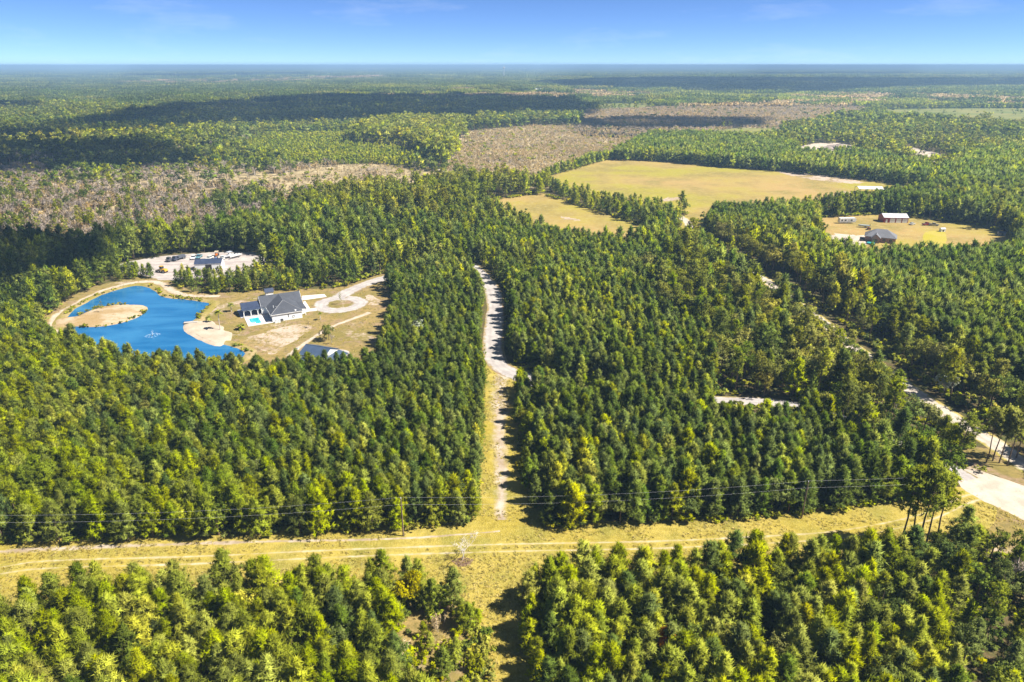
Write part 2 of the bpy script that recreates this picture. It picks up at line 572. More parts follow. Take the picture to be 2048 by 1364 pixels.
SANDPIT2 = [(1796, 293), (1835, 297), (1884, 310), (1904, 326), (1860, 332), (1810, 316)]
MEADOW = [(1740, 220), (1900, 217), (2300, 217), (2300, 246), (2048, 252), (1900, 250), (1790, 238)]
MEADOW2 = [(1425, 262), (1480, 256), (1560, 258), (1565, 272), (1500, 280), (1425, 278)]
MEADOW3 = [(1185, 208), (1300, 206), (1290, 216), (1200, 219)]
SW1 = [(-500, 338), (100, 332), (260, 336), (480, 334), (600, 332), (760, 328), (870, 345), (905, 366), (850, 392), (700, 404), (600, 424), (520, 460), (430, 484), (330, 496), (180, 502), (60, 494), (-500, 505)]
SW2 = [(935, 264), (1060, 252), (1335, 250), (1275, 290), (1215, 320), (1175, 350), (1085, 376), (960, 368), (895, 340)]
SW3 = [(1170, 222), (1500, 205), (1735, 203), (1735, 228), (1570, 256), (1545, 272), (1330, 276), (1150, 266)]
SW4 = [(200, 168), (320, 160), (560, 158), (760, 152), (760, 158), (560, 166), (330, 172)]

W = {k: GP(v) for k, v in dict(CLEAR=CLEAR, TRACK_UP=TRACK_UP, TRACK_DN=TRACK_DN, POND=POND, ISLAND=ISLAND, YARD=YARD, LOT=LOT, FIELD=FIELD, FIELD2=FIELD2,
                               HOMELOT=HOMELOT, GATE=GATE, APRON=APRON, ISLE_R=ISLE_R, SANDPIT=SANDPIT, SANDPIT2=SANDPIT2, MEADOW=MEADOW, MEADOW2=MEADOW2,
                               MEADOW3=MEADOW3, SW1=SW1, SW2=SW2, SW3=SW3, SW4=SW4).items()}
sheet("grass_strip", grown(W['CLEAR'], 2.5), 0.016, 'straw')
sheet("grass_track", grown(W['TRACK_UP'], 2.0), 0.012, 'straw')
sheet("grass_ride", grown(W['TRACK_DN'], 3.0), 0.012, 'straw')
SCRUB = [(790, 1205), (900, 1190), (985, 1180), (990, 1430), (830, 1430), (770, 1310)]
sheet("scrub_ground", GP(SCRUB), 0.008, 'yard')
sheet("yard", grown(W['YARD'], 2.0), 0.012, 'yard')
sheet("sand_lot", W['LOT'], 0.03, 'lot')
sheet("open_field", grown(W['FIELD'], 3.0), 0.07, 'field', step=4, amp=2)
sheet("small_field", grown(W['FIELD2'], 3.0), 0.066, 'field', step=3, amp=1.5)
sheet("house_lot", grown(W['HOMELOT'], 3.0), 0.04, 'field', step=3, amp=1.0)
sheet("field_gateway", W['GATE'], 0.03, 'straw', step=3, amp=1.0)
sheet("sand_apron", W['APRON'], 0.024, 'sand')
sheet("verge", W['ISLE_R'], 0.03, 'yard')
VERGE2 = [(1885, 1000), (1960, 985), (2270, 1000), (2270, 1270), (2048, 1146), (1975, 1104), (1915, 1078), (1885, 1060)]
sheet("verge", GP(VERGE2), 0.010, 'yard')
sheet("sand_pit", W['SANDPIT'], 0.08, 'sand', step=5, amp=2)
sheet("sand_clearing", W['SANDPIT2'], 0.08, 'sand', step=5, amp=2)
for k in ('MEADOW', 'MEADOW2', 'MEADOW3'):
    sheet("meadow", W[k], 0.08, 'meadow', step=12, amp=6)
for k in ('SW1', 'SW2', 'SW3', 'SW4'):
    sheet("swamp", W[k], 0.06, 'swamp', step=8, amp=5)

sheet("sand_flat", GP([(1552, 134.4), (1690, 134.0), (1705, 135.6), (1600, 136.0)]), 0.3, 'sand', step=400, amp=60)

# roads and tracks
R1 = GP([(1180, 785), (1090, 768), (1040, 752), (1003, 735), (989, 712), (986, 690), (988, 650), (991, 612), (985, 582), (968, 556), (951, 538), (930, 527), (895, 528), (835, 544), (770, 556), (722, 572), (694, 585), (676, 596)])
R1B = GP([(1180, 785), (1300, 794), (1440, 801), (1560, 806), (1650, 828), (1760, 862), (1860, 915), (1940, 960)])
R2 = GP([(2300, 1060), (2150, 990), (2048, 930), (1990, 888), (1900, 832), (1840, 792), (1730, 712), (1640, 642), (1560, 582), (1530, 560), (1465, 524), (1425, 498), (1388, 465), (1372, 442), (1340, 425), (1300, 412), (1270, 404)])
DRIVE_C = G(681, 608)
PONDRING = GP([(440, 592), (400, 592), (372, 590), (345, 582), (325, 568), (300, 563), (262, 566), (225, 576), (187, 590), (150, 610), (118, 630), (106, 650), (110, 672), (130, 684), (170, 698)])
FARLANE = GP([(790, 316), (815, 321), (850, 329), (890, 345), (905, 358)])
CLEARMID = GP([(-420, 1222), (-100, 1165), (60, 1132), (400, 1120), (700, 1106), (1000, 1096), (1300, 1090), (1560, 1078), (1700, 1066), (1850, 1035), (1930, 1000), (1990, 985)])


def offset_line(L, d):
    L = smooth_line(L, 3.0)
    out = []
    for i, p in enumerate(L):
        a = L[max(0, i - 1)]; b = L[min(len(L) - 1, i + 1)]
        tx, ty = b[0] - a[0], b[1] - a[1]; m = math.hypot(tx, ty) or 1
        out.append((p[0] - ty / m * d, p[1] + tx / m * d))
    return out


ribbon("gravel_road", R1, 7.4, 0.030, 'gravel_road', crown=0.15)
ribbon("gravel_lane", R1B, 5.5, 0.026, 'gravel_road', crown=0.1)
ribbon("sand_road", R2, 6.6, 0.034, 'sand_road', crown=0.2)
ribbon("pond_track", PONDRING, 6.0, 0.020, 'sand_track')
ribbon("far_lane", FARLANE, 6.0, 0.10, 'sand_road')
for d in (-1.1, 1.1):
    ribbon("wheel_track", offset_line(CLEARMID, d)[::2], 1.5, 0.022, 'wheel_track')
UPPER = GP([(-300, 1132), (0, 1104), (200, 1094), (500, 1084), (780, 1078), (960, 1066), (1000, 1062)])
ribbon("wheel_track", UPPER, (3.2, 0.8), 0.022, 'worn_path')
ribbon("wheel_track", GP([(1001, 1040), (1002, 1000), (1003, 950), (999, 880), (1000, 800), (1003, 745)]), (4.5, 9.5), 0.020, 'worn_path')
ribbon("yard_track", GP([(575, 712), (620, 680), (660, 655), (700, 640), (740, 625)]), 3.0, 0.020, 'sand_track')

# turning circle of the drive
def annulus(name, c, r0, r1, z, mat, n=64):
    vs, uvs, fs = [], [], []
    for i in range(n):
        a = 2 * math.pi * i / n
        w = 1 + 0.03 * math.sin(3 * a + 1) + 0.02 * math.sin(7 * a)
        for k in range(5):
            r = (r0 + (r1 - r0) * k / 4) * w
            vs.append((c[0] + r * math.cos(a), c[1] + r * math.sin(a), z)); uvs.append((k / 4, 0))
    for i in range(n):
        for k in range(4):
            a, b = i * 5 + k, ((i + 1) % n) * 5 + k
            fs.append((a, a + 1, b + 1, b))
    return tag(link_mesh(name, vs, fs, MATS[mat], uvs=uvs), kind='structure')


annulus("turning_circle", DRIVE_C, 4.6, 11.2, 0.036, 'gravel_road')
concrete = flat("pale concrete", (0.62, 0.60, 0.57), 0.85, var=0.08, scale=0.6)


def plain_sheet(name, pts, z, mat, th=0.06, kind='structure', parent=None):
    m = MB()
    m.slab([(x, y, z) for x, y in pts], th)
    o = m.build(name, mat, parent)
    return tag(o, kind=kind) if kind else o


plain_sheet("driveway", GP([(604, 599.5), (607.5, 600.5), (653.5, 593.7), (648.5, 588.4), (604, 591.8)]), 0.075, concrete)
plain_sheet("front_walk", GP([(607, 603), (610.5, 602.5), (620.5, 617.5), (632, 616.5), (634, 621.5), (613, 624), (605, 629), (603, 626)]), 0.08, concrete)


def berm(name, outline, profile, mat, step=1.5, amp=0.35):
    r = ragged(outline, step, amp)
    n = len(r)
    area = sum(r[i][0] * r[(i + 1) % n][1] - r[(i + 1) % n][0] * r[i][1] for i in range(n))
    sg = 1 if area > 0 else -1
    vs, fs = [], []
    k = len(profile)
    for i in range(n):
        a, b = np.array(r[i - 3]), np.array(r[(i + 3) % n])
        t = b - a; t /= (np.linalg.norm(t) + 1e-9)
        nx, ny = t[1] * sg, -t[0] * sg
        j = mnoise.noise(Vector((r[i][0] * .2, r[i][1] * .2, 0)))
        for o, z in profile:
            vs.append((r[i][0] + nx * o * (1 + .25 * j), r[i][1] + ny * o * (1 + .25 * j), z * (1 + 0.4 * j)))
    for i in range(n):
        for q in range(k - 1):
            a, b = i * k + q, ((i + 1) % n) * k + q
            fs.append((a, b, b + 1, a + 1))
    o = link_mesh(name, vs, fs, mat, smooth=True)
    bm = bmesh.new(); bm.from_mesh(o.data)
    for f in bm.faces:
        if f.normal.z < 0: f.normal_flip()
    bm.to_mesh(o.data); bm.free()
    return tag(o, kind='structure'), r


t = NT("pond bank")
_c = t.mix(t.ramp(t.noise(0.12, 4), 0.4, 0.62), (0.26, 0.215, 0.055), (0.35, 0.27, 0.14))
_c = t.mix(t.ramp(t.noise(0.7, 4), 0.5, 0.75), _c, (0.17, 0.15, 0.04))
MATS['bank'] = t.pbr(_c, 0.95, bump=t.noise(2.0, 4), bstr=0.6, bdist=0.2, spec=0.1)
t = NT("island sand")
_c = t.mix(t.ramp(t.noise(0.09, 5, 0.6), 0.42, 0.6), (0.34, 0.24, 0.12), (0.46, 0.37, 0.26))
_c = t.mix(t.ramp(t.noise(0.5, 4), 0.52, 0.75), _c, (0.30, 0.21, 0.09))
MATS['island'] = t.pbr(_c, 0.95, bump=t.noise(1.5, 4), bstr=0.5, bdist=0.2, spec=0.1)

sheet("pond_water", W['POND'], 0.05, 'water', step=1.5, amp=0.3)
berm("pond_bank", W['POND'], [(-0.7, 0.0), (0.2, 0.22), (1.0, 0.34), (2.0, 0.32), (3.4, 0.0)], MATS['bank'])
r = ragged(W['ISLAND'], 1.5, 0.35)
cx = sum(p[0] for p in r) / len(r); cyy = sum(p[1] for p in r) / len(r)
iv, ifc = [], []
levels = [(1.02, -0.03), (0.95, 0.35), (0.85, 0.50), (0.6, 0.6), (0.3, 0.62)]
for s, z in levels:
    iv += [(cx + (x - cx) * s, cyy + (y - cyy) * s, z) for x, y in r]
n = len(r)
for q in range(len(levels) - 1):
    for i in range(n):
        ifc.append((q * n + i, q * n + (i + 1) % n, (q + 1) * n + (i + 1) % n, (q + 1) * n + i))
iv.append((cx, cyy, 0.62))
for i in range(n):
    ifc.append(((len(levels) - 1) * n + i, (len(levels) - 1) * n + (i + 1) % n, len(iv) - 1))
io = tag(link_mesh("pond_island", iv, ifc, MATS['island'], smooth=True), kind='structure')
bm = bmesh.new(); bm.from_mesh(io.data)
for f in bm.faces:
    if f.normal.z < 0: f.normal_flip()
bm.to_mesh(io.data); bm.free()
BEACH = GP([(377, 652), (384, 645), (400, 645), (412, 644), (425, 651), (436, 654), (438, 662), (452, 668), (454, 674), (446, 684), (440, 689), (425, 685), (402, 675), (384, 663)])
sheet("beach", BEACH, 0.46, 'beach', step=1.2, amp=0.25)
berm("beach_edge", BEACH, [(-0.15, 0.46), (0.5, 0.40), (2.0, 0.0)], MATS['beach'])
SAND_SPOTS = [(((560, 655), (600, 648), (625, 655), (600, 675), (560, 700), (545, 710), (500, 690), (480, 680), (520, 668)), 0.016, 'sand_mottle'),
              (((735, 590), (760, 600), (752, 612), (732, 606)), 0.016, 'sand_mottle'),
              (((570, 722), (585, 715), (618, 702), (640, 697), (690, 700), (700, 715), (670, 745), (610, 745), (585, 735)), 0.018, 'lot'),
              (((1556, 343), (1620, 347), (1690, 356), (1722, 366), (1660, 364), (1596, 354)), 0.085, 'sand_mottle'),
              (((1680, 383), (1715, 385), (1770, 387), (1775, 393), (1700, 395), (1668, 391)), 0.085, 'sand_mottle'),
              (((1320, 399), (1352, 394), (1362, 398), (1336, 403)), 0.085, 'sand_mottle'),
              (((1655, 472), (1690, 468), (1740, 474), (1748, 486), (1700, 496), (1655, 490)), 0.06, 'sand'),
              (((1125, 434), (1150, 436), (1160, 442), (1130, 440)), 0.085, 'sand_mottle')]
t = NT("mottled sand")
MATS['sand_mottle'] = t.pbr(c_yard(t, 0.50, 0.64), 0.95, bump=t.noise(2, 4), bstr=0.5, bdist=0.2, spec=0.1)
for pts, z, m in SAND_SPOTS:
    sheet("sand_patch", GP(pts), z, m, step=1.5, amp=1.0 if z < 0.05 else 4.0)
sheet("mown_plot", GP([(1852, 464), (1888, 464), (1890, 488), (1860, 492), (1846, 480)]), 0.07, 'mown', step=3, amp=0.3)
sheet("mulch_ring", GP([(900, 1122), (925, 1112), (948, 1118), (942, 1132), (915, 1134)]), 0.03, 'mulch', amp=0.5)
sheet("flower_bed", GP([(607, 622), (606, 611), (614, 624), (609, 626)]), 0.04, 'mulch', amp=0.1)

# ------------------------------------------------------------------ trees: shapes
def leaf_mat(name, c0, c1, c2, transl=0.30, hue_noise=0.012):
    t = NT(name)
    oi = t.n("ShaderNodeObjectInfo")
    big = t.noise(hue_noise, 3, 0.6, oi.outputs["Location"])
    f = t.math('ADD', t.math('MULTIPLY', t.math('SUBTRACT', big, 0.5), 1.9), t.math('MULTIPLY', oi.outputs["Random"], 0.62), True)
    f = t.math('ADD', f, 0.16, True)
    c = t.mix(t.ramp(f, 0.0, 0.55), c0, c1)
    c = t.mix(t.ramp(f, 0.5, 1.0), c, c2)
    at = t.n("ShaderNodeAttribute", attribute_name="tone")
    k = t.math('ADD', 0.50, t.math('MULTIPLY', at.outputs["Fac"], 1.0))
    g = t.n("ShaderNodeCombineColor")
    for i in range(3): t.l(k, g.inputs[i])
    c = t.mix(1.0, c, g.outputs[0], 'MULTIPLY')
    # single trees that turn brownish or bluish
    hv = t.n("ShaderNodeHueSaturation")
    r2 = t.math('FRACT', t.math('MULTIPLY', oi.outputs["Random"], 37.7))
    t.l(t.math('ADD', 0.488, t.math('MULTIPLY', r2, 0.018)), hv.inputs["Hue"])
    t.l(t.math('ADD', 0.92, t.math('MULTIPLY', t.math('FRACT', t.math('MULTIPLY', oi.outputs["Random"], 91.3)), 0.28)), hv.inputs["Saturation"])
    t.l(t.math('ADD', 0.72, t.math('MULTIPLY', t.math('FRACT', t.math('MULTIPLY', oi.outputs["Random"], 53.1)), 0.5)), hv.inputs["Value"])
    t.l(c, hv.inputs["Color"])
    d = t.n("ShaderNodeBsdfDiffuse"); tr = t.n("ShaderNodeBsdfTranslucent"); mx = t.n("ShaderNodeMixShader")
    t.l(hv.outputs[0], d.inputs[0])
    t.l(t.mix(1.0, hv.outputs[0], (1.0, 1.05, 0.7), 'MULTIPLY'), tr.inputs[0])
    mx.inputs[0].default_value = transl
    t.l(d.outputs[0], mx.inputs[1]); t.l(tr.outputs[0], mx.inputs[2])
    t.l(mx.outputs[0], t.out.inputs[0])
    MATS[name] = t.m
    return t.m


LM = {
    'olive': leaf_mat("olive pine needles", (0.190, 0.238, 0.030), (0.300, 0.338, 0.040), (0.405, 0.405, 0.050)),
    'green': leaf_mat("deep green pine needles", (0.092, 0.142, 0.034), (0.165, 0.212, 0.044), (0.270, 0.295, 0.052)),
    'tall': leaf_mat("mature pine needles", (0.152, 0.192, 0.035), (0.256, 0.280, 0.046), (0.368, 0.344, 0.058)),
    'broad': leaf_mat("broadleaf foliage", (0.096, 0.144, 0.032), (0.176, 0.216, 0.049), (0.304, 0.296, 0.070)),
    'yellow': leaf_mat("yellowing foliage", (0.352, 0.384, 0.026), (0.480, 0.432, 0.029), (0.576, 0.416, 0.029)),
    'autumn': leaf_mat("orange autumn foliage", (0.544, 0.352, 0.029), (0.600, 0.384, 0.029), (0.600, 0.352, 0.029)),
    'tan': leaf_mat("dry tan brush", (0.37, 0.285, 0.155), (0.47, 0.365, 0.195), (0.57, 0.445, 0.225), 0.15),
    'ash': leaf_mat("ashen bare twigs", (0.36, 0.31, 0.27), (0.46, 0.39, 0.33), (0.52, 0.43, 0.32), 0.1),
    'belt': leaf_mat("pale roadside foliage", (0.185, 0.200, 0.045), (0.270, 0.275, 0.062), (0.360, 0.335, 0.080)),
    'rust': leaf_mat("rusty dead needles", (0.480, 0.192, 0.072), (0.512, 0.208, 0.072), (0.544, 0.224, 0.072), 0.15),
    'silver': leaf_mat("silvery foliage", (0.352, 0.400, 0.290), (0.448, 0.480, 0.362), (0.480, 0.528, 0.392), 0.15),
    'palm': leaf_mat("palm fronds", (0.160, 0.208, 0.043), (0.224, 0.240, 0.051), (0.256, 0.256, 0.058)),
    'shrub': leaf_mat("bright undergrowth", (0.256, 0.304, 0.032), (0.336, 0.352, 0.041), (0.448, 0.400, 0.072)),
}
bark = flat("pine bark", (0.17, 0.12, 0.08), 0.95, var=0.3, scale=3)
greybark = flat("grey weathered bark", (0.52, 0.47, 0.44), 0.95, var=0.25, scale=2)
palebark = flat("bleached wood", (0.66, 0.62, 0.56), 0.9, var=0.15, scale=3)


class TB:
    """tree builder: woody tubes plus a cloud of small leaf triangles"""
    def __init__(self, seed):
        self.r = np.random.default_rng(seed)
        self.wood = MB()
        self.P = []; self.B = []; self.N = []; self.D = []; self.L = []; self.Wd = []; self.T = []

    def tuft(self, p, d, n, l, w, spread=0.9, tone=None):
        r = self.r
        d = np.asarray(d, float)
        d = d / (np.linalg.norm(d) + 1e-9)
        v = r.normal(size=(n, 3)); v /= np.linalg.norm(v, axis=1)[:, None]
        v = d[None] * (1 - spread * 0.5) + v * spread
        v /= np.linalg.norm(v, axis=1)[:, None]
        self.P.append(np.repeat(np.asarray(p, float)[None], n, 0) + r.normal(size=(n, 3)) * l * 0.18)
        self.D.append(v)
        nn = d[None] * 0.8 + np.array([[0, 0, 0.35]]) + r.normal(size=(n, 3)) * 0.42
        self.N.append(nn)
        self.B.append(np.repeat(d[None], n, 0))
        self.L.append(l * r.uniform(0.7, 1.25, n)); self.Wd.append(w * r.uniform(0.7, 1.3, n))
        tn = r.uniform(0.1, 0.9) if tone is None else tone
        self.T.append(np.clip(np.full(n, tn) + r.uniform(-0.12, 0.12, n), 0, 1))

    def crown_arrays(self):
        P = np.concatenate(self.P); D = np.concatenate(self.D); L = np.concatenate(self.L); Wd = np.concatenate(self.Wd); T = np.concatenate(self.T)
        B = np.concatenate(self.B)
        s = np.cross(D, np.concatenate(self.N)); s /= (np.linalg.norm(s, axis=1)[:, None] + 1e-9)
        a = P - s * Wd[:, None] / 2; b = P + s * Wd[:, None] / 2; c = P + D * L[:, None]
        n = len(P)
        nb_ = B * 0.8 + D * 0.35 + np.array([[0, 0, 0.15]]); nb_ /= np.linalg.norm(nb_, axis=1)[:, None]
        nt_ = B * 0.45 + D * 0.8 + np.array([[0, 0, 0.15]]); nt_ /= np.linalg.norm(nt_, axis=1)[:, None]
        g = np.cross(b - a, c - a)
        fl = (g * nb_).sum(1) < 0
        a2 = np.where(fl[:, None], b, a); b2 = np.where(fl[:, None], a, b)
        V = np.stack([a2, b2, c], 1).reshape(-1, 3)
        NV = np.stack([nb_, nb_, nt_], 1).reshape(-1, 3)
        F = np.arange(3 * n).reshape(n, 3)
        return V, F, np.repeat(T, 3), NV


def crown_mesh(name, tb, mat):
    V, F, T, NV = tb.crown_arrays()
    me = bpy.data.meshes.new(name)
    me.from_pydata(V.tolist(), [], F.tolist())
    me.materials.append(mat)
    me.shade_smooth()
    me.normals_split_custom_set_from_vertices(NV.tolist())
    at = me.attributes.new("tone", 'FLOAT', 'POINT')
    at.data.foreach_set("value", T.astype(np.float32))
    me.update()
    return me


def wood_mesh(name, tb, mat):
    me = bpy.data.meshes.new(name)
    me.from_pydata(tb.wood.v, [], tb.wood.f)
    me.materials.append(mat)
    me.update()
    return me


def joined_mesh(name, tb, wmat, lmat):
    V, F, T, NV = tb.crown_arrays()
    wv = np.array(tb.wood.v) if tb.wood.v else np.zeros((0, 3))
    nb = len(V)
    faces = F.tolist() + [tuple(i + nb for i in f) for f in tb.wood.f]
    me = bpy.data.meshes.new(name)
    me.from_pydata(np.concatenate([V, wv]).tolist(), [], faces)
    me.materials.append(lmat); me.materials.append(wmat)
    mi = np.zeros(len(me.polygons), np.int32); mi[len(F):] = 1
    me.polygons.foreach_set("material_index", mi)
    me.shade_smooth()
    wn_ = wv - wv.mean(0) if len(wv) else wv
    if len(wv):
        wn_[:, 2] = 0; wn_ = wn_ / (np.linalg.norm(wn_, axis=1)[:, None] + 1e-6) + np.array([[0, 0, 0.05]])
    me.normals_split_custom_set_from_vertices(np.concatenate([NV, wn_]).tolist())
    at = me.attributes.new("tone", 'FLOAT', 'POINT')
    at.data.foreach_set("value", np.concatenate([T, np.full(len(wv), 0.5)]).astype(np.float32))
    me.update()
    return me


def trunk(tb, h, r0, bend=0.25, n=6, seg=4, top=1.0):
    r = tb.r
    pts = [np.zeros(3)]
    bx, by = r.normal(size=2) * bend
    for i in range(1, seg + 1):
        t = i / seg
        pts.append(np.array([bx * t * t + r.normal() * bend * .15, by * t * t + r.normal() * bend * .15, h * top * t]))
    for i in range(seg):
        tb.wood.tube(pts[i], pts[i + 1], r0 * (1 - 0.85 * i / seg), r0 * (1 - 0.85 * (i + 1) / seg), n, cap=False)

    def at(z):
        t = min(max(z / (h * top), 0), 1)
        k = min(int(t * seg), seg - 1); f = t * seg - k
        return pts[k] * (1 - f) + pts[k + 1] * f
    return at


def young_pine(seed, lod, h=9.0):
    tb = TB(seed); r = tb.r
    at = trunk(tb, h, 0.13, 0.2, 6 if lod == 0 else 3, 4 if lod == 0 else 2)
    R = h * r.uniform(0.235, 0.305)
    pw = r.uniform(0.58, 0.92)
    nw, nb, stops, nt, l, w = {0: (14, 6, (0.4, 0.7, 1.0), 15, 0.60, 0.135), 1: (10, 4, (0.55, 1.0), 8, 0.95, 0.32), 2: (5, 3, (0.8,), 6, 1.7, 1.0)}[lod]
    z0 = h * r.uniform(0.10, 0.18)
    for i in range(nw):
        t = (i + r.uniform(-0.25, 0.25)) / nw
        t = max(0, t)
        z = z0 + (h * 0.97 - z0) * t
        a0 = r.uniform(0, 6.28)
        for b in range(nb):
            if r.random() < 0.10: continue
            a = a0 + 6.283 * b / nb + r.normal() * 0.25
            Lb = R * (1 - t) ** pw * r.uniform(0.62, 1.22) * (0.82 if t < 0.12 else 1) + 0.12
            el = math.radians(8 + 40 * t + r.normal() * 8)
            d = np.array([math.cos(a) * math.cos(el), math.sin(a) * math.cos(el), math.sin(el)])
            p = at(z)
            if lod == 0: tb.wood.tube(p, p + d * Lb * 0.9, 0.035, 0.012, 3, cap=False)
            tone = r.uniform(0.05, 0.95)
            for s in stops:
                q = p + d * Lb * s + r.normal(size=3) * 0.10 + np.array([0, 0, 0.12 * s * Lb])
                tb.tuft(q, d * 0.8 + np.array([0, 0, 0.9]), nt, l * (0.8 + 0.3 * s), w, 0.85, np.clip(tone + r.normal() * 0.15, 0, 1))
    for k in range(3 if lod < 2 else 1):
        tb.tuft(at(h * (0.93 + 0.035 * k)), (0, 0, 1), nt, l * 1.1, w, 0.55, 0.8)
    return tb


def tall_pine(seed, lod, h=17.0):
    tb = TB(seed); r = tb.r
    at = trunk(tb, h, 0.21, 0.5, 6 if lod == 0 else 3, 5 if lod == 0 else 2)
    z0 = h * r.uniform(0.48, 0.58)
    nb, stops, nt, l, w = {0: (34, (0.5, 0.75, 1.0), 12, 0.60, 0.20), 1: (20, (0.6, 1.0), 8, 1.15, 0.55), 2: (9, (0.9,), 7, 1.9, 1.2)}[lod]
    R = h * r.uniform(0.12, 0.16)
    for i in range(nb):
        t = (i + r.random()) / nb
        z = z0 + (h * 0.98 - z0) * t
        a = i * 2.4 + r.normal() * 0.4
        prof = math.sin(math.pi * min(1, 0.22 + 0.74 * t)) ** 0.7
        Lb = R * prof * r.uniform(0.6, 1.25)
        el = math.radians(5 + 35 * t + r.normal() * 10)
        d = np.array([math.cos(a) * math.cos(el), math.sin(a) * math.cos(el), math.sin(el)])
        p = at(z)
        if lod == 0: tb.wood.tube(p, p + d * Lb, 0.06, 0.02, 3, cap=False)
        tone = r.uniform(0.1, 0.95)
        for s in stops:
            for _ in range(2 if lod == 0 else 1):
                q = p + d * Lb * s + r.normal(size=3) * 0.32
                tb.tuft(q, d * 0.5 + np.array([0, 0, 0.8]), nt, l, w, 1.1, np.clip(tone + r.normal() * 0.15, 0, 1))
    return tb


def broadleaf(seed, lod, h=11.0):
    tb = TB(seed); r = tb.r
    at = trunk(tb, h, 0.22, 0.5, 6 if lod == 0 else 3, 4 if lod == 0 else 2, 0.8)
    nl = r.integers(4, 7)
    lobes = []
    for i in range(nl):
        a = r.uniform(0, 6.28); rr = h * r.uniform(0.05, 0.20)
        c = np.array([math.cos(a) * rr, math.sin(a) * rr, h * r.uniform(0.42, 0.80)])
        lobes.append((c, h * r.uniform(0.14, 0.23)))
        if lod == 0: tb.wood.tube(at(h * 0.35), c, 0.10, 0.04, 4, cap=False)
    ncl, nt, l, w = {0: (85, 26, 0.36, 0.34), 1: (34, 9, 0.9, 0.8), 2: (14, 6, 1.7, 1.5)}[lod]
    for i in range(ncl):
        c, R = lobes[r.integers(nl)]
        v = r.normal(size=3); v /= np.linalg.norm(v)
        if v[2] < -0.35: v[2] *= -0.5
        p = c + v * R * r.uniform(0.75, 1.1)
        tb.tuft(p, v + np.array([0, 0, 0.35]), nt, l, w, 1.4)
        if lod == 0:
            tb.P[-1] = tb.P[-1] + r.normal(size=(nt, 3)) * 0.22
    return tb


def bare_tree(seed, lod, h=7.0, leafy=0.0):
    tb = TB(seed); r = tb.r
    tb.tuft((0, 0, h * 0.55), (0, 0, 1), 3, 0.5, 0.06, 0.8)

    def grow(p, d, L, rad, depth):
        q = p + d * L
        tb.wood.tube(p, q, rad, rad * 0.6, 3 if depth else 4, cap=False)
        if depth >= (3 if lod == 0 else 2):
            n = 4 if lod == 0 else 4
            for _ in range(n):
                dd = d * 0.6 + r.normal(size=3) * 0.6 + np.array([0, 0, 0.35])
                tb.tuft(p + d * L * r.uniform(0.2, 1), dd, 2, h * 0.13, 0.05 if lod == 0 else 0.14, 0.7)
            return
        for k in range(3 if depth else 4):
            dd = d + r.normal(size=3) * (0.55 if depth else 0.6)
            dd[2] = abs(dd[2]) * 0.9 + 0.12
            dd /= np.linalg.norm(dd)
            grow(p + d * L * r.uniform(0.45, 1.0), dd, L * r.uniform(0.5, 0.75), rad * 0.55, depth + 1)
    grow(np.zeros(3), np.array([r.normal() * .08, r.normal() * .08, 1.0]), h * 0.45, 0.14, 0)
    return tb


def bush(seed, lod, h=2.2):
    tb = TB(seed); r = tb.r
    for k in range(4):
        a = r.uniform(0, 6.28)
        tb.wood.tube((0, 0, 0), (math.cos(a) * 0.5, math.sin(a) * 0.5, h * 0.6), 0.04, 0.015, 3, cap=False)
    ncl, nt, l, w = {0: (30, 18, 0.32, 0.26), 1: (14, 8, 0.7, 0.6), 2: (6, 6, 1.2, 1.0)}[lod]
    lob = [np.array([r.normal() * h * 0.28, r.normal() * h * 0.28, h * r.uniform(0.3, 0.65)]) for _ in range(4)]
    for i in range(ncl):
        c = lob[r.integers(4)]
        v = r.normal(size=3); v /= np.linalg.norm(v); v[2] = abs(v[2]) * 0.9
        tb.tuft(c + v * h * 0.32 * r.uniform(0.6, 1.1), v + np.array([0, 0, .5]), nt, l, w, 1.3)
    return tb


def scrub(seed, lod, h=3.2):
    """dry upright swamp brush: many thin stems with wispy twigs"""
    tb = TB(seed); r = tb.r
    ns = {0: 26, 1: 12, 2: 7}[lod]
    for i in range(ns):
        a = r.uniform(0, 6.28); rr = abs(r.normal()) * 0.8
        p = np.array([math.cos(a) * rr, math.sin(a) * rr, 0])
        d = np.array([r.normal() * .15, r.normal() * .15, 1])
        hh = h * r.uniform(0.5, 1.1)
        tb.wood.tube(p, p + d * hh, 0.03 if lod == 0 else 0.07, 0.01, 3, cap=False)
        for s in (0.35, 0.6, 0.85):
            tb.tuft(p + d * hh * s, d + r.normal(size=3) * .4, 5 if lod == 0 else 4, 0.5 if lod == 0 else 0.8, 0.12 if lod == 0 else 0.35, 1.0)
    return tb


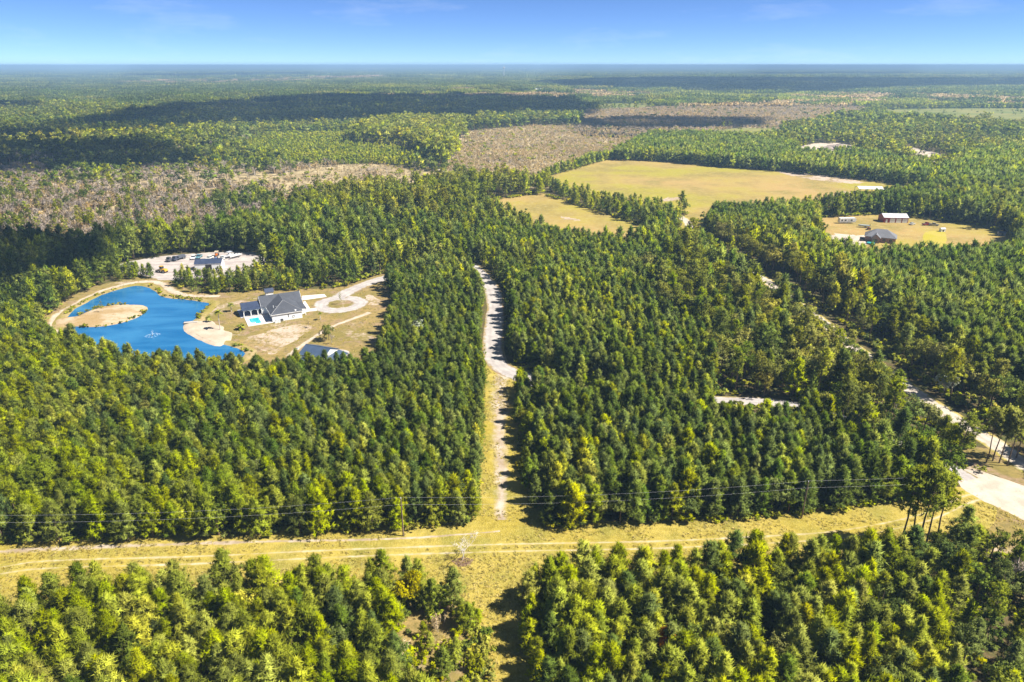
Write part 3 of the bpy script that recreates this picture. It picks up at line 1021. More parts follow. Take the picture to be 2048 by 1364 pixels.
GEN = {'pine_olive': (young_pine, 'olive', bark, 9.0), 'pine_green': (young_pine, 'green', bark, 9.0), 'tall_pine': (tall_pine, 'tall', bark, 17.0),
       'broadleaf': (broadleaf, 'broad', bark, 11.0), 'bare': (bare_tree, 'ash', greybark, 7.0), 'bush': (bush, 'shrub', bark, 2.2),
       'scrub': (scrub, 'tan', greybark, 3.2), 'yellow': (broadleaf, 'yellow', bark, 8.0), 'silver': (broadleaf, 'silver', greybark, 8.0), 'belt': (broadleaf, 'belt', bark, 11.0),
       'autumn': (broadleaf, 'autumn', bark, 9.0), 'rust': (young_pine, 'rust', greybark, 6.0), 'darkbush': (bush, 'broad', bark, 2.2)}
NVAR = {'pine_olive': (7, 5, 4), 'pine_green': (7, 5, 4), 'tall_pine': (5, 4, 3), 'broadleaf': (6, 4, 3), 'bare': (4, 4, 3), 'bush': (4, 3, 2), 'scrub': (3, 4, 3),
        'yellow': (2, 0, 0), 'silver': (2, 0, 0), 'belt': (5, 4, 3), 'autumn': (1, 0, 0), 'rust': (1, 0, 0), 'darkbush': (3, 2, 2)}
PARTS = {}     # (kind, variant) -> (trunk mesh, crown mesh) for the individual trees
PROTO = {}     # (kind, lod) -> list of objects for the masses
_words = {'pine_olive': 'young_pine', 'pine_green': 'young_pine', 'tall_pine': 'tall_pine', 'broadleaf': 'broadleaf_tree', 'bare': 'bare_tree', 'bush': 'bush',
          'scrub': 'dry_scrub', 'yellow': 'yellow_tree', 'silver': 'silver_tree', 'belt': 'roadside_tree', 'autumn': 'autumn_tree', 'rust': 'dead_pine', 'darkbush': 'bush'}
for kind, (fn, lm, wm, hh) in GEN.items():
    for lod in range(3):
        for v in range(NVAR[kind][lod]):
            tb = fn(1000 * (list(GEN).index(kind) + 1) + 100 * lod + v, lod, hh)
            if lod == 0:
                PARTS[(kind, v)] = (wood_mesh(_words[kind] + "_trunk", tb, wm), crown_mesh(_words[kind] + "_crown", tb, LM[lm]))
            o = bpy.data.objects.new("%s_form_%d%02d" % (kind, lod, v), joined_mesh(_words[kind] + "_form", tb, wm, LM[lm]))
            PROTO.setdefault((kind, lod), []).append(o)


def plant(kind, loc, h, rz=None, label=None, cat='tree', group=None, variant=None, name=None, width=1.0):
    v = random.randrange(NVAR[kind][0]) if variant is None else variant
    s = h / GEN[kind][3]
    o = empty(name or _words[kind], (loc[0], loc[1], 0), random.uniform(0, 6.28) if rz is None else rz, label, cat, group)
    o.scale = (s * width, s * width, s)
    for nm, me in zip(('trunk', 'crown'), PARTS[(kind, v)]):
        c = bpy.data.objects.new(nm, me)
        COL.objects.link(c)
        c.parent = o
    return o


# instancing of the masses that nobody could count
def mass(name, items, label, cat):
    """items: list of (proto object, x, y, z, rotz, sx, sz)"""
    protos = []
    index = {}
    for it in items:
        if it[0].name not in index:
            index[it[0].name] = 0; protos.append(it[0])
    protos.sort(key=lambda o: o.name)
    for i, o in enumerate(protos): index[o.name] = i
    coll = bpy.data.collections.new(name + "_forms")
    for o in protos: coll.objects.link(o)
    n = len(items)
    me = bpy.data.meshes.new(name)
    me.vertices.add(n)
    me.vertices.foreach_set("co", np.array([(i[1], i[2], i[3]) for i in items], np.float32).ravel())
    a = me.attributes.new("form", 'INT', 'POINT'); a.data.foreach_set("value", np.array([index[i[0].name] for i in items], np.int32))
    a = me.attributes.new("turn", 'FLOAT_VECTOR', 'POINT'); a.data.foreach_set("vector", np.array([(0, 0, i[4]) for i in items], np.float32).ravel())
    a = me.attributes.new("size", 'FLOAT_VECTOR', 'POINT'); a.data.foreach_set("vector", np.array([(i[5], i[5], i[6]) for i in items], np.float32).ravel())
    o = bpy.data.objects.new(name, me)
    COL.objects.link(o)
    ng = bpy.data.node_groups.new(name + "_scatter", 'GeometryNodeTree')
    ng.interface.new_socket(name="Geometry", in_out='INPUT', socket_type='NodeSocketGeometry')
    ng.interface.new_socket(name="Geometry", in_out='OUTPUT', socket_type='NodeSocketGeometry')
    gi = ng.nodes.new("NodeGroupInput"); go = ng.nodes.new("NodeGroupOutput")
    ip = ng.nodes.new("GeometryNodeInstanceOnPoints")
    ci = ng.nodes.new("GeometryNodeCollectionInfo")
    ci.inputs["Collection"].default_value = coll
    ci.inputs["Separate Children"].default_value = True
    ci.inputs["Reset Children"].default_value = True
    ip.inputs["Pick Instance"].default_value = True

    def attr(nm, dt):
        x = ng.nodes.new("GeometryNodeInputNamedAttribute"); x.data_type = dt
        x.inputs["Name"].default_value = nm
        return x.outputs["Attribute"]
    L = ng.links.new
    L(gi.outputs[0], ip.inputs["Points"])
    L(ci.outputs[0], ip.inputs["Instance"])
    L(attr("form", 'INT'), ip.inputs["Instance Index"])
    e2r = ng.nodes.new("FunctionNodeEulerToRotation")
    L(attr("turn", 'FLOAT_VECTOR'), e2r.inputs[0])
    L(e2r.outputs[0], ip.inputs["Rotation"])
    L(attr("size", 'FLOAT_VECTOR'), ip.inputs["Scale"])
    L(ip.outputs[0], go.inputs[0])
    md = o.modifiers.new("scatter", 'NODES')
    md.node_group = ng
    return tag(o, label, cat, kind='stuff')

# ------------------------------------------------------------------ trees: where they stand
FOREST = {'pine_green': 0.44, 'broadleaf': 0.26, 'pine_olive': 0.18, 'tall_pine': 0.12}
# outline, layer, weights, lowest, highest, share kept
ZONES = [
    ([(-900, 560), (-300, 540), (60, 560), (250, 552), (560, 545), (800, 500), (960, 500), (1000, 540), (960, 745), (560, 760), (0, 700), (-900, 720)], 'forest', {'pine_green': .62, 'broadleaf': .22, 'pine_olive': .16}, 9, 12.5, 1),
    ([(300, 548), (330, 556), (480, 550), (560, 545), (600, 556), (640, 575), (540, 590), (330, 592), (230, 575), (225, 545)], 'plant', {'pine_green': .35, 'broadleaf': .35, 'pine_olive': .30}, 5.0, 7.2, .9),
    # stand between the grassy strip and the pond
    ([(-900, 1500), (-900, 640), (-200, 600), (60, 640), (100, 690), (330, 725), (640, 742), (745, 725), (785, 640), (775, 560), (845, 540), (935, 522), (1000, 600), (1000, 740), (962, 1060), (0, 1095)], 'plant', 'left', 7.6, 10.4, 1),
    # stand right of the track, its dimmer light put into the deep green mix
    ([(1000, 1070), (1000, 560), (945, 520), (960, 470), (1100, 480), (1280, 520), (1420, 620), (1560, 760), (1700, 860), (1800, 960), (1840, 1010), (1100, 1062)], 'plant', {'pine_green': .72, 'pine_olive': .18, 'broadleaf': .10}, 7.8, 10.8, 1),
    # below the strip
    ([(-900, 2400), (-900, 1150), (0, 1190), (1000, 1150), (1005, 2400)], 'front', {'pine_olive': .82, 'pine_green': .08, 'broadleaf': .07, 'bush': .03}, 8.0, 10.6, 1),
    ([(1005, 2400), (1005, 1130), (1700, 1100), (1830, 1090), (1900, 1364), (1960, 2400)], 'front', {'pine_olive': .70, 'pine_green': .20, 'broadleaf': .10}, 8.5, 11.2, 1),
    ([(800, 1215), (900, 1225), (1000, 1200), (1000, 1420), (840, 1420), (780, 1310)], 'front', {'bush': .45, 'pine_olive': .42, 'scrub': .13}, 4.0, 8.0, .9),
    ([(1830, 1085), (1960, 1030), (2048, 1020), (2600, 1250), (2600, 2400), (1960, 2400), (1900, 1364)], 'forest', {'broadleaf': .52, 'pine_olive': .24, 'tall_pine': .02, 'pine_green': .22}, 7, 10.5, 1),
    # mixed wood along the sandy road
    ([(1260, 540), (1420, 560), (1560, 650), (1730, 770), (1850, 870), (1930, 950), (1900, 990), (1835, 1005), (1730, 930), (1640, 860), (1560, 815), (1420, 790), (1400, 700), (1330, 640)], 'forest', {'broadleaf': .26, 'belt': .26, 'tall_pine': .16, 'pine_green': .20, 'pine_olive': .12}, 9.5, 14, 1),
    ([(1290, 480), (1440, 520), (1530, 570), (1720, 720), (1900, 845), (2048, 945), (2300, 1090), (2300, 970), (2048, 860), (1900, 775), (1740, 655), (1600, 560), (1480, 500), (1380, 455)], 'forest', {'tall_pine': .24, 'pine_olive': .24, 'belt': .42, 'bush': .10}, 8.5, 13.5, .78),
    ([(1340, 455), (1425, 510), (1530, 575), (1640, 655), (1730, 728), (1840, 808), (1990, 905), (2048, 950), (2010, 965), (1900, 905), (1800, 830), (1690, 740), (1600, 660), (1500, 590), (1400, 515), (1330, 475)], 'forest', {'bush': .45, 'pine_olive': .22, 'belt': .28, 'tall_pine': .14}, 4, 7.5, .52),
    ([(1415, 794), (1590, 802), (1590, 864), (1415, 858)], 'forest', {'bush': .7, 'pine_green': .3}, 2.5, 3.6, .45),
    # tall plantation in rows on the right
    ([(1520, 520), (1640, 505), (1700, 514), (2010, 508), (2030, 470), (2400, 470), (2600, 560), (2600, 1000), (2048, 810), (1900, 742), (1750, 632), (1640, 570)], 'rows', {'pine_green': .95, 'pine_olive': .05}, 12, 15, 1),
    ([(1850, 382), (1880, 350), (1960, 320), (2048, 300), (2500, 290), (2600, 480), (2040, 480), (1990, 455), (1860, 432), (1700, 428), (1600, 440), (1560, 426), (1700, 416)], 'rows', {'pine_green': .93, 'pine_olive': .07}, 10, 14, 1),
    ([(1195, 318), (1215, 285), (1300, 262), (1420, 270), (1600, 300), (1750, 320), (1850, 345), (1870, 380), (1700, 358), (1500, 338)], 'rows', {'pine_green': .95, 'pine_olive': .05}, 9, 12, 1),
    ([(1380, 440), (1450, 432), (1560, 426), (1640, 432), (1640, 500), (1540, 500), (1440, 480)], 'rows', {'pine_green': .86, 'pine_olive': .14}, 9, 12, 1),
    ([(1070, 385), (1130, 372), (1220, 410), (1300, 414), (1370, 440), (1290, 455), (1200, 428), (1130, 405)], 'forest', {'pine_green': .55, 'pine_olive': .3, 'broadleaf': .15}, 7, 11, .8),
    # bright young plantation and tall yellow-green wood farther back
    ([(470, 285), (540, 272), (720, 268), (800, 285), (870, 312), (780, 338), (640, 335), (520, 318)], 'plant', {'pine_olive': .8, 'pine_green': .2}, 5, 7, 1),
    ([(690, 292), (720, 268), (800, 255), (930, 258), (975, 280), (950, 320), (880, 335), (800, 300)], 'forest', {'tall_pine': .75, 'pine_olive': .25}, 15, 19, 1),
    ([(540, 420), (640, 398), (820, 398), (900, 380), (1040, 378), (1110, 384), (1060, 396), (960, 412), (900, 436), (760, 450), (600, 450)], 'forest', {'tall_pine': .5, 'broadleaf': .25, 'pine_olive': .25}, 12, 16, 1),
    (SW1, 'swamp', {'bare': .44, 'scrub': .46, 'broadleaf': .06, 'tall_pine': .04}, 5.5, 10, .75),
    (SW2, 'swamp', {'bare': .12, 'scrub': .80, 'bush': .08}, 3.5, 6, .9),
    ([(1065, 366), (1130, 338), (1215, 310), (1226, 322), (1140, 356), (1092, 378)], 'plant', {'pine_green': .6, 'pine_olive': .4}, 6, 9, 1),
    (SW3, 'swamp', {'bare': .25, 'scrub': .73, 'broadleaf': .02}, 4, 8, .9),
    (MEADOW, 'forest', {'broadleaf': .6, 'bush': .2, 'pine_olive': .2}, 4, 8, .04),
    (MEADOW2, 'forest', {'broadleaf': .5, 'tall_pine': .5}, 6, 9, .04),
    ([(-900, 330), (-200, 315), (120, 300), (250, 285), (430, 272), (500, 285), (450, 305), (300, 322), (100, 332), (-900, 342)], 'forest', {'broadleaf': .5, 'tall_pine': .3, 'bare': .2}, 13, 18, 1),
    ([(210, 372), (340, 348), (520, 340), (560, 350), (420, 372), (260, 384)], 'forest', {'broadleaf': .36, 'bare': .50, 'tall_pine': .14}, 8, 12, .55),
]
OPEN = [CLEAR, TRACK_UP, TRACK_DN, YARD, LOT, FIELD, FIELD2, HOMELOT, GATE, APRON, ISLE_R, SANDPIT, SANDPIT2, MEADOW3, [(885, 1130), (972, 1130), (976, 1222), (885, 1216)], [(1890, 1000), (1960, 985), (2250, 1000), (2250, 1240), (2048, 1128), (1985, 1092), (1930, 1066), (1895, 1045)]]
LINES = [(smooth_line(R1, 4), 6.0), (smooth_line(R1B, 4), 3.6), (smooth_line(R2, 4), 6.8), (smooth_line(FARLANE, 8), 5.0)]


def candidates(sx, sy, ang, jit, d0, d1):
    """jittered rows inside the wedge the camera sees, with a margin"""
    ca, sa = math.cos(ang), math.sin(ang)
    R = d1 * 1.5
    u = np.arange(-R, R, sx); v = np.arange(-R, R, sy)
    out_x, out_y = [], []
    for chunk in np.array_split(v, max(1, len(v) // 400)):
        U, V = np.meshgrid(u, chunk)
        x = U * ca - V * sa; y = U * sa + V * ca
        k = (y > d0 - 6) & (y < d1 + 6) & (np.abs(x) < 0.93 * y + 40)
        x = x[k]; y = y[k]
        x = x + RNG.uniform(-jit, jit, x.shape) * sx; y = y + RNG.uniform(-jit, jit, y.shape) * sy
        k = (y >= d0) & (y < d1)
        out_x.append(x[k]); out_y.append(y[k])
    return np.concatenate(out_x), np.concatenate(out_y)


LAYER = {'front': (3.3, 3.0, 0.06, 0.44), 'plant': (2.85, 2.55, 0.06, 0.42), 'forest': (4.7, 4.7, 0.5, 0.42), 'rows': (4.3, 3.0, 1.13, 0.14), 'swamp': (2.9, 2.9, 0.3, 0.45)}
TREES = []     # kind, x, y, h, crown widening, distance
bands = [(62, 480, 1.0, 1.0), (480, 850, 1.35, 1.15), (850, 1650, 1.9, 1.45)]
for layer, (sx, sy, ang, jit) in LAYER.items():
    for d0, d1, m, wid in bands:
        x, y = candidates(sx * m, sy * m, ang, jit, d0, d1)
        px, py = PX(x, y)
        z = np.full(x.shape, -1)
        for i, zn in enumerate(ZONES):
            z[in_poly(px, py, zn[0])] = i
        keep = np.array([(ZONES[i][1] if i >= 0 else 'forest') == layer for i in range(-1, len(ZONES))])[z + 1]
        for pl in OPEN:
            keep &= ~in_poly(px, py, pl)
        x, y, px, py, z = x[keep], y[keep], px[keep], py[keep], z[keep]
        keep = np.ones(x.shape, bool)
        for L, mar in LINES:
            keep &= dist_polyline(x, y, L) > mar
        x, y, px, py, z = x[keep], y[keep], px[keep], py[keep], z[keep]
        nz = vnoise(x, y, 35, 3); nz2 = vnoise(x, y, 120, 5); hn = vnoise(x, y, 14, 8); nz4 = vnoise(x, y, 60, 71) * .6 + vnoise(x, y, 24, 72) * .4; nz3 = vnoise(x, y, 260, 15) * .7 + vnoise(x, y, 90, 16) * .3
        rr = RNG.random((len(x), 3))
        edge = np.minimum(dist_polyline(x, y, W['TRACK_UP'] + [W['TRACK_UP'][0]]), dist_polyline(x, y, W['TRACK_DN'] + [W['TRACK_DN'][0]])) if layer in ('plant', 'front') else np.full(x.shape, 99.0)
        for i in range(len(x)):
            zi = z[i]
            if zi < 0:
                wts, h0, h1, share = FOREST, 8.5, 13, 0.97
                if nz3[i] > 0.66: h0, h1 = 12, 17
                elif nz3[i] < 0.27: h0, h1 = 5, 8
                if nz2[i] > 0.60: wts = {'broadleaf': .55, 'tall_pine': .2, 'pine_olive': .25}
                elif nz2[i] < 0.35: wts = {'pine_green': .7, 'pine_olive': .2, 'broadleaf': .1}
            else:
                _, _, wts, h0, h1, share = ZONES[zi]
                if wts == 'left':
                    q = min(max((860 - px[i]) / 850 + (py[i] - 840) / 420 + (nz[i] - .5) * .9, 0.06), 0.88)
                    wts = {'pine_olive': q, 'pine_green': 0.90 - q, 'broadleaf': .10}  # greener towards the middle: dimmer light there is put into needle colour
            if zi >= 0 and ZONES[zi][0] is SW1:
                mz = nz4[i]
                if mz > 0.70: wts, h0, h1 = {'broadleaf': .34, 'pine_olive': .2, 'pine_green': .12, 'bare': .34}, 6, 11
                elif mz < 0.36 or (px[i] > 470 and mz < 0.55): wts, h0, h1, share = {'scrub': .9, 'bush': .1}, 2.2, 4.0, .5
            if rr[i, 0] > share: continue
            if layer in ('plant', 'front') and (rr[i, 0] < 0.04 or (layer == 'plant' and nz[i] < 0.12 and rr[i, 2] < 0.6)): continue         # small gaps in the stand
            a = rr[i, 1] * sum(wts.values())
            for kd, wv in wts.items():
                a -= wv
                if a <= 0: break
            h = h0 + (h1 - h0) * min(1.15, max(-0.35, 0.2 + 0.5 * hn[i] + 1.1 * (rr[i, 2] - .5)))
            if edge[i] < 4.5: h *= 0.76
            if kd == 'tall_pine': h = max(h * 1.25, 12)
            if kd == 'bush': h = 1.6 + 1.6 * rr[i, 2]
            if kd == 'scrub': h = h * 0.55
            if kd == 'broadleaf' and layer in ('plant', 'front'): h *= 0.85
            TREES.append((kd, float(x[i]), float(y[i]), float(h), wid, float(math.hypot(x[i], y[i])), float(px[i]), float(py[i])))

# bushes along the edges of the open ground
x, y = candidates(1.5, 1.5, 0.2, 0.45, 70, 560)
px, py = PX(x, y)
op = np.zeros(x.shape, bool)
for pl in OPEN: op |= in_poly(px, py, pl)
dl = np.full(x.shape, 1e9)
for nm in ('CLEAR', 'TRACK_UP', 'TRACK_DN', 'YARD', 'HOMELOT', 'FIELD', 'FIELD2'):
    dl = np.minimum(dl, dist_polyline(x, y, W[nm] + [W[nm][0]]))
rd = np.full(x.shape, 1e9)
for L, mar in LINES: rd = np.minimum(rd, dist_polyline(x, y, L) - mar)
nz = vnoise(x, y, 9, 11)
kb = (~op) & (rd > -0.6) & ((dl < 3.2) | (rd < 2.2)) & (nz > 0.34) & (RNG.random(x.shape) < 0.7)
for a, b, c, d in zip(x[kb], y[kb], px[kb], py[kb]):
    TREES.append(('bush' if random.random() < .7 else 'darkbush', float(a), float(b), random.uniform(0.9, 2.3), 1.15, math.hypot(a, b), float(c), float(d)))

x, y = candidates(2.6, 2.6, 0.7, 0.5, 62, 240)
px, py = PX(x, y)
op = np.zeros(x.shape, bool)
for pl in OPEN: op |= in_poly(px, py, pl)
for L, mar in LINES: op |= dist_polyline(x, y, L) < mar
kb = ~op & (vnoise(x, y, 7, 61) > 0.35)
for a, b, c, d in zip(x[kb], y[kb], px[kb], py[kb]):
    TREES.append(('darkbush' if random.random() < .6 else 'bush', float(a), float(b), random.uniform(0.8, 2.0), 1.35, 900.0, float(c), float(d)))
x, y = candidates(1.1, 1.1, 0.1, 0.45, 190, 320)
dl = dist_polyline(x, y, W['POND'] + [W['POND'][0]]); di = dist_polyline(x, y, W['ISLAND'] + [W['ISLAND'][0]])
bx_, by_ = PX(x, y)
nz = vnoise(x, y, 6, 31)
wet = in_poly(bx_, by_, POND)
kb = (((dl < 1.6) & ~wet & (nz > 0.40)) | ((di < 1.0) & (nz > 0.5))) & (RNG.random(x.shape) < 0.5) & ~in_poly(bx_, by_, [(370, 640), (420, 640), (470, 680), (445, 695), (380, 675)]) & ~in_poly(bx_, by_, [(95, 630), (150, 628), (150, 658), (100, 665)])
for a, b, c, d in zip(x[kb], y[kb], bx_[kb], by_[kb]):
    TREES.append(('bush' if random.random() < .75 else 'darkbush', float(a), float(b), random.uniform(0.5, 1.3), 1.2, 900.0, float(c), float(d)))


def in_frame(x, y, z, mx=20):
    p = PX(x, y, z)
    return -mx < p[0] < 2048 + mx and -mx < p[1] < 1364 + mx


def where(px, py):
    if py > 1125: return "below the grass strip, left of the ride" if px < 1010 else "below the grass strip, right of the ride"
    if px < 1000: return "between the grass strip and the pond"
    if px < 1440: return "between the straight track and the gravel lane"
    return "beside the sandy road on the right"


CAPS = {'pine': 320, 'broadleaf': 200, 'belt': 160, 'tall_pine': 150, 'bare': 60, 'bush': 130, 'darkbush': 60}
TREES.sort(key=lambda q: q[5])
count = {}
MASS = {'pine': [], 'broadleaf': [], 'tall_pine': [], 'bare': [], 'bush': []}
NICE = {'pine_olive': ('young_pine', "young yellow-green pine in the dense stand", "young pines"), 'pine_green': ('young_pine', "young deep green pine in the dense stand", "young pines"),
        'broadleaf': ('broadleaf_tree', "rounded leafy tree among the pines", "leafy trees"), 'tall_pine': ('tall_pine', "tall bare-stemmed pine rising over the wood", "tall pines"),
        'bare': ('bare_tree', "grey leafless tree standing in the wood", "leafless trees"), 'bush': ('bush', "bright yellow-green bush at the wood's edge", "edge bushes"),
        'darkbush': ('bush', "dark green bush at the wood's edge", "edge bushes"), 'belt': ('roadside_tree', "pale yellow-green leafy tree in the mixed wood", "pale leafy trees")}
for kd, x, y, h, wid, d, px, py in TREES:
    fam = 'pine' if kd.startswith('pine') else kd
    s = h / GEN[kd][3]
    if fam in CAPS and count.get(fam, 0) < CAPS[fam] and in_frame(x, y, h * 0.8):
        count[fam] = count.get(fam, 0) + 1
        wh = where(px, py)
        nm, lb, gr = NICE[kd]
        plant(kd, (x, y), h, label=lb + " " + wh, group=gr + " " + wh, cat='bush' if 'bush' in kd else 'tree', name=nm, width=wid * random.uniform(.92, 1.12))
        continue
    lod = 0 if d < 270 else (1 if d < 620 else 2)
    if fam in ('bush', 'darkbush'): lod = 1 if d > 200 else 0
    pr = PROTO[(kd, lod)]
    tgt = {'pine': 'pine', 'broadleaf': 'broadleaf', 'belt': 'broadleaf', 'tall_pine': 'tall_pine', 'bare': 'bare', 'scrub': 'bare', 'bush': 'bush', 'darkbush': 'bush'}[fam]
    ws = s * wid * random.uniform(.9, 1.15)
    MASS[tgt].append((random.choice(pr), x, y, 0.0, random.uniform(0, 6.28), ws, s))
mass("pine_forest", MASS['pine'], "dense green pine plantation spreading over the land around the pond and road", "pine forest")
mass("broadleaf_forest", MASS['broadleaf'], "rounded leafy trees scattered through the pine woods", "forest")
mass("tall_pine_forest", MASS['tall_pine'], "taller pines standing above the younger woods", "forest")
mass("swamp_brush", MASS['bare'], "tan and grey leafless swamp brush across the middle distance", "brush")
# tussocks on the open grass
def tussock(seed):
    tb = TB(seed); r = tb.r
    for k in range(5):
        tb.tuft((r.normal() * .18, r.normal() * .18, 0.0), (r.normal() * .3, r.normal() * .3, 1), 6, .42, .07, .7)
    return tb


LM['straw'] = leaf_mat("dry grass blades", (0.40, 0.33, 0.10), (0.46, 0.39, 0.14), (0.33, 0.31, 0.08), 0.2)
TUS = [bpy.data.objects.new("grass_tussock_form_%d" % k, joined_mesh("grass_tussock_form", tussock(500 + k), bark, LM['straw'])) for k in range(4)]
gitems = []
x, y = candidates(0.75, 0.75, 0.3, 0.5, 72, 300)
gpx, gpy = PX(x, y)
kb = in_poly(gpx, gpy, CLEAR) | in_poly(gpx, gpy, SCRUB) | (in_poly(gpx, gpy, VERGE2) & ~in_poly(gpx, gpy, APRON)) | in_poly(gpx, gpy, TRACK_UP) | in_poly(gpx, gpy, TRACK_DN) | (in_poly(gpx, gpy, YARD) & ~in_poly(gpx, gpy, POND) & (RNG.random(x.shape) < .12))
for L, mar in LINES: kb &= dist_polyline(x, y, L) > mar - 1.6
for pl in ([(600, 585), (656, 585), (658, 600), (640, 625), (600, 632)], [(372, 640), (425, 640), (470, 680), (445, 695), (372, 670)], [(560, 690), (700, 690), (710, 760), (560, 760)]): kb &= ~in_poly(gpx, gpy, pl)
kb &= np.hypot(x - DRIVE_C[0], y - DRIVE_C[1]) > 12
kb &= (dist_polyline(x, y, offset_line(CLEARMID, 1.1)) > .6) & (dist_polyline(x, y, offset_line(CLEARMID, -1.1)) > .6)
hx0, hy0 = G(545.7, 644.8)
lx = (x - hx0) * math.cos(math.radians(27.5)) + (y - hy0) * math.sin(math.radians(27.5)); ly = -(x - hx0) * math.sin(math.radians(27.5)) + (y - hy0) * math.cos(math.radians(27.5))
kb &= ~((lx > -11) & (lx < 14) & (ly > -2) & (ly < 21))
kb &= vnoise(x, y, 5, 41) * .6 + vnoise(x, y, 1.7, 42) * .4 > 0.46
for a, b in zip(x[kb], y[kb]):
    q = random.uniform(.45, 1.1)
    gitems.append((random.choice(TUS), a, b, 0.0, random.uniform(0, 6.28), q * 1.2, q))
print("TUSSOCKS", len(gitems))
mass("dry_grass", gitems, "dry yellow grass tussocks covering the strip, track and yard", "grass")
mass("undergrowth", MASS['bush'], "bright low bushes along clearings and roads", "undergrowth")
print("TREES", len(TREES), {k: len(v) for k, v in MASS.items()}, count)


# far woods: patches of crowns out to the horizon
def patch(seed, size, ntree, h, lm, tri, nt):
    tb = TB(seed); r = tb.r
    for i in range(ntree):
        p = np.array([r.uniform(-.5, .5) * size, r.uniform(-.5, .5) * size, 0])
        hh = h * r.uniform(0.7, 1.2)
        tone = r.uniform(0, 1)
        for k in range(nt):
            f = k / max(1, nt - 1)
            tb.tuft(p + np.array([r.normal() * tri * .3 * (1 - f * .6), r.normal() * tri * .3 * (1 - f * .6), hh * (0.45 + 0.4 * f)]), (0, 0, 1), 3, tri, tri * 0.9, 1.2, tone)
    return joined_mesh("far_wood_form", tb, bark, LM[lm])


FAR = {}
for fam, lm, h in (('green', 'green', 13), ('olive', 'olive', 11), ('broad', 'broad', 13), ('brown', 'tan', 6), ('young', 'olive', 5)):
    for size, nt_, tri, k in ((55, 75, 3.2, 4), (180, 190, 8.5, 2), (520, 260, 22.0, 1)):
        for v in range(3):
            o = bpy.data.objects.new("far_wood_form_%s_%04d_%d" % (fam, size, v), patch(hash((size, v)) % 9999 + len(FAR), size, nt_, h, lm, tri, k))
            FAR.setdefault((fam, size), []).append(o)
far_items = []
for size, d0, d1 in ((55, 1650, 5200), (180, 5200, 15000), (520, 15000, 42000)):
    x, y = candidates(size * 0.86, size * 0.86, 0.25, 0.3, d0, d1)
    px, py = PX(x, y)
    n1 = vnoise(x, y, 420, 21) * .65 + vnoise(x, y, 170, 22) * .35
    n2 = vnoise(x, y, 900, 23) * .7 + vnoise(x, y, 300, 24) * .3
    bad = in_poly(px, py, MEADOW) | in_poly(px, py, MEADOW3) | in_poly(px, py, [(1545, 134.0), (1695, 133.6), (1712, 136.4), (1590, 137.2)])
    brn = in_poly(px, py, SW4) | in_poly(px, py, SW3)
    rr = RNG.random((len(x), 4))
    for i in range(len(x)):
        if bad[i]: continue
        if n2[i] > 0.74 and not brn[i]:
            fam = 'brown' if n1[i] > 0.5 else 'young'
        elif brn[i]: fam = 'brown'
        else: fam = 'olive' if n1[i] > 0.60 else ('broad' if n1[i] > 0.46 else 'green')
        if rr[i, 0] < 0.12: fam = random.choice(['green', 'broad', 'olive'])
        s = 1.0 + 0.25 * rr[i, 1]
        far_items.append((random.choice(FAR[(fam, size)]), x[i], y[i], 0, rr[i, 2] * 6.28, s, 0.75 + 0.5 * rr[i, 3]))
mass("distant_forest", far_items, "hazy blue-green woods stretching to the horizon", "forest")
print("FAR", len(far_items))

# ------------------------------------------------------------------ buildings
white_siding = flat("white siding", (0.80, 0.83, 0.88), 0.7, var=0.06, scale=0.8)
white_trim = flat("white trim", (0.84, 0.85, 0.87), 0.6, var=0.04)
white_metal = flat("white ribbed metal", (0.74, 0.75, 0.77), 0.45, var=0.06, scale=0.5)
dark_glass = flat("dark window glass", (0.03, 0.04, 0.055), 0.08, var=0.05, spec=0.6)
dark_inside = flat("dark opening", (0.03, 0.028, 0.026), 0.9)
red_metal = flat("barn red metal", (0.33, 0.035, 0.04), 0.5, var=0.1, scale=0.5)
brick_pink = flat("pinkish brick", (0.36, 0.22, 0.18), 0.9, var=0.18, scale=2.5)
grey_deck = flat("grey deck boards", (0.40, 0.41, 0.45), 0.85, var=0.1)
cream_deck = flat("cream pool paving", (0.66, 0.62, 0.58), 0.85, var=0.05)
tyre = flat("black rubber", (0.025, 0.025, 0.025), 0.85)
steel = flat("galvanised steel", (0.45, 0.46, 0.48), 0.4, 0.6, var=0.1)
wood_pole = flat("weathered pole wood", (0.20, 0.15, 0.11), 0.9, var=0.25, scale=2)
foam = flat("white spray", (0.62, 0.72, 0.82), 0.6, var=0.02)


def ribbed(name, col, rough=0.45, period=1.4, metal=0.0):
    """standing-seam or shingled roof: fine stripes with slight weathering"""
    t = NT(name)
    tc = t.n("ShaderNodeTexCoord").outputs["Object"]
    wv = t.n("ShaderNodeTexWave"); wv.wave_type = 'BANDS'; wv.bands_direction = 'X'
    wv.inputs["Scale"].default_value = period; wv.inputs["Distortion"].default_value = 0.0
    t.l(tc, wv.inputs["Vector"])
    c = t.mix(t.ramp(t.noise(0.35, 5, 0.65, tc), 0.3, 0.7), tuple(x * 0.78 for x in col), tuple(min(1, x * 1.12) for x in col))
    c = t.mix(t.ramp(t.noise(6.0, 2, 0.5, tc), 0.4, 0.8), c, tuple(x * 0.8 for x in col))
    MATS[name] = t.pbr(c, rough, metal, wv.outputs[1], 0.35, 0.04, 0.4)
    return MATS[name]


shingle = ribbed("charcoal shingles", (0.072, 0.080, 0.102), 0.8, 2.2)
navy_roof = ribbed("navy metal roof", (0.045, 0.062, 0.115), 0.4, 1.4)
blue_roof = ribbed("blue grey metal roof", (0.065, 0.10, 0.17), 0.35, 1.4)
pale_roof = ribbed("white metal roof", (0.68, 0.69, 0.72), 0.4, 1.2)
grey_shingle = ribbed("grey shingles", (0.17, 0.175, 0.20), 0.85, 2.2)


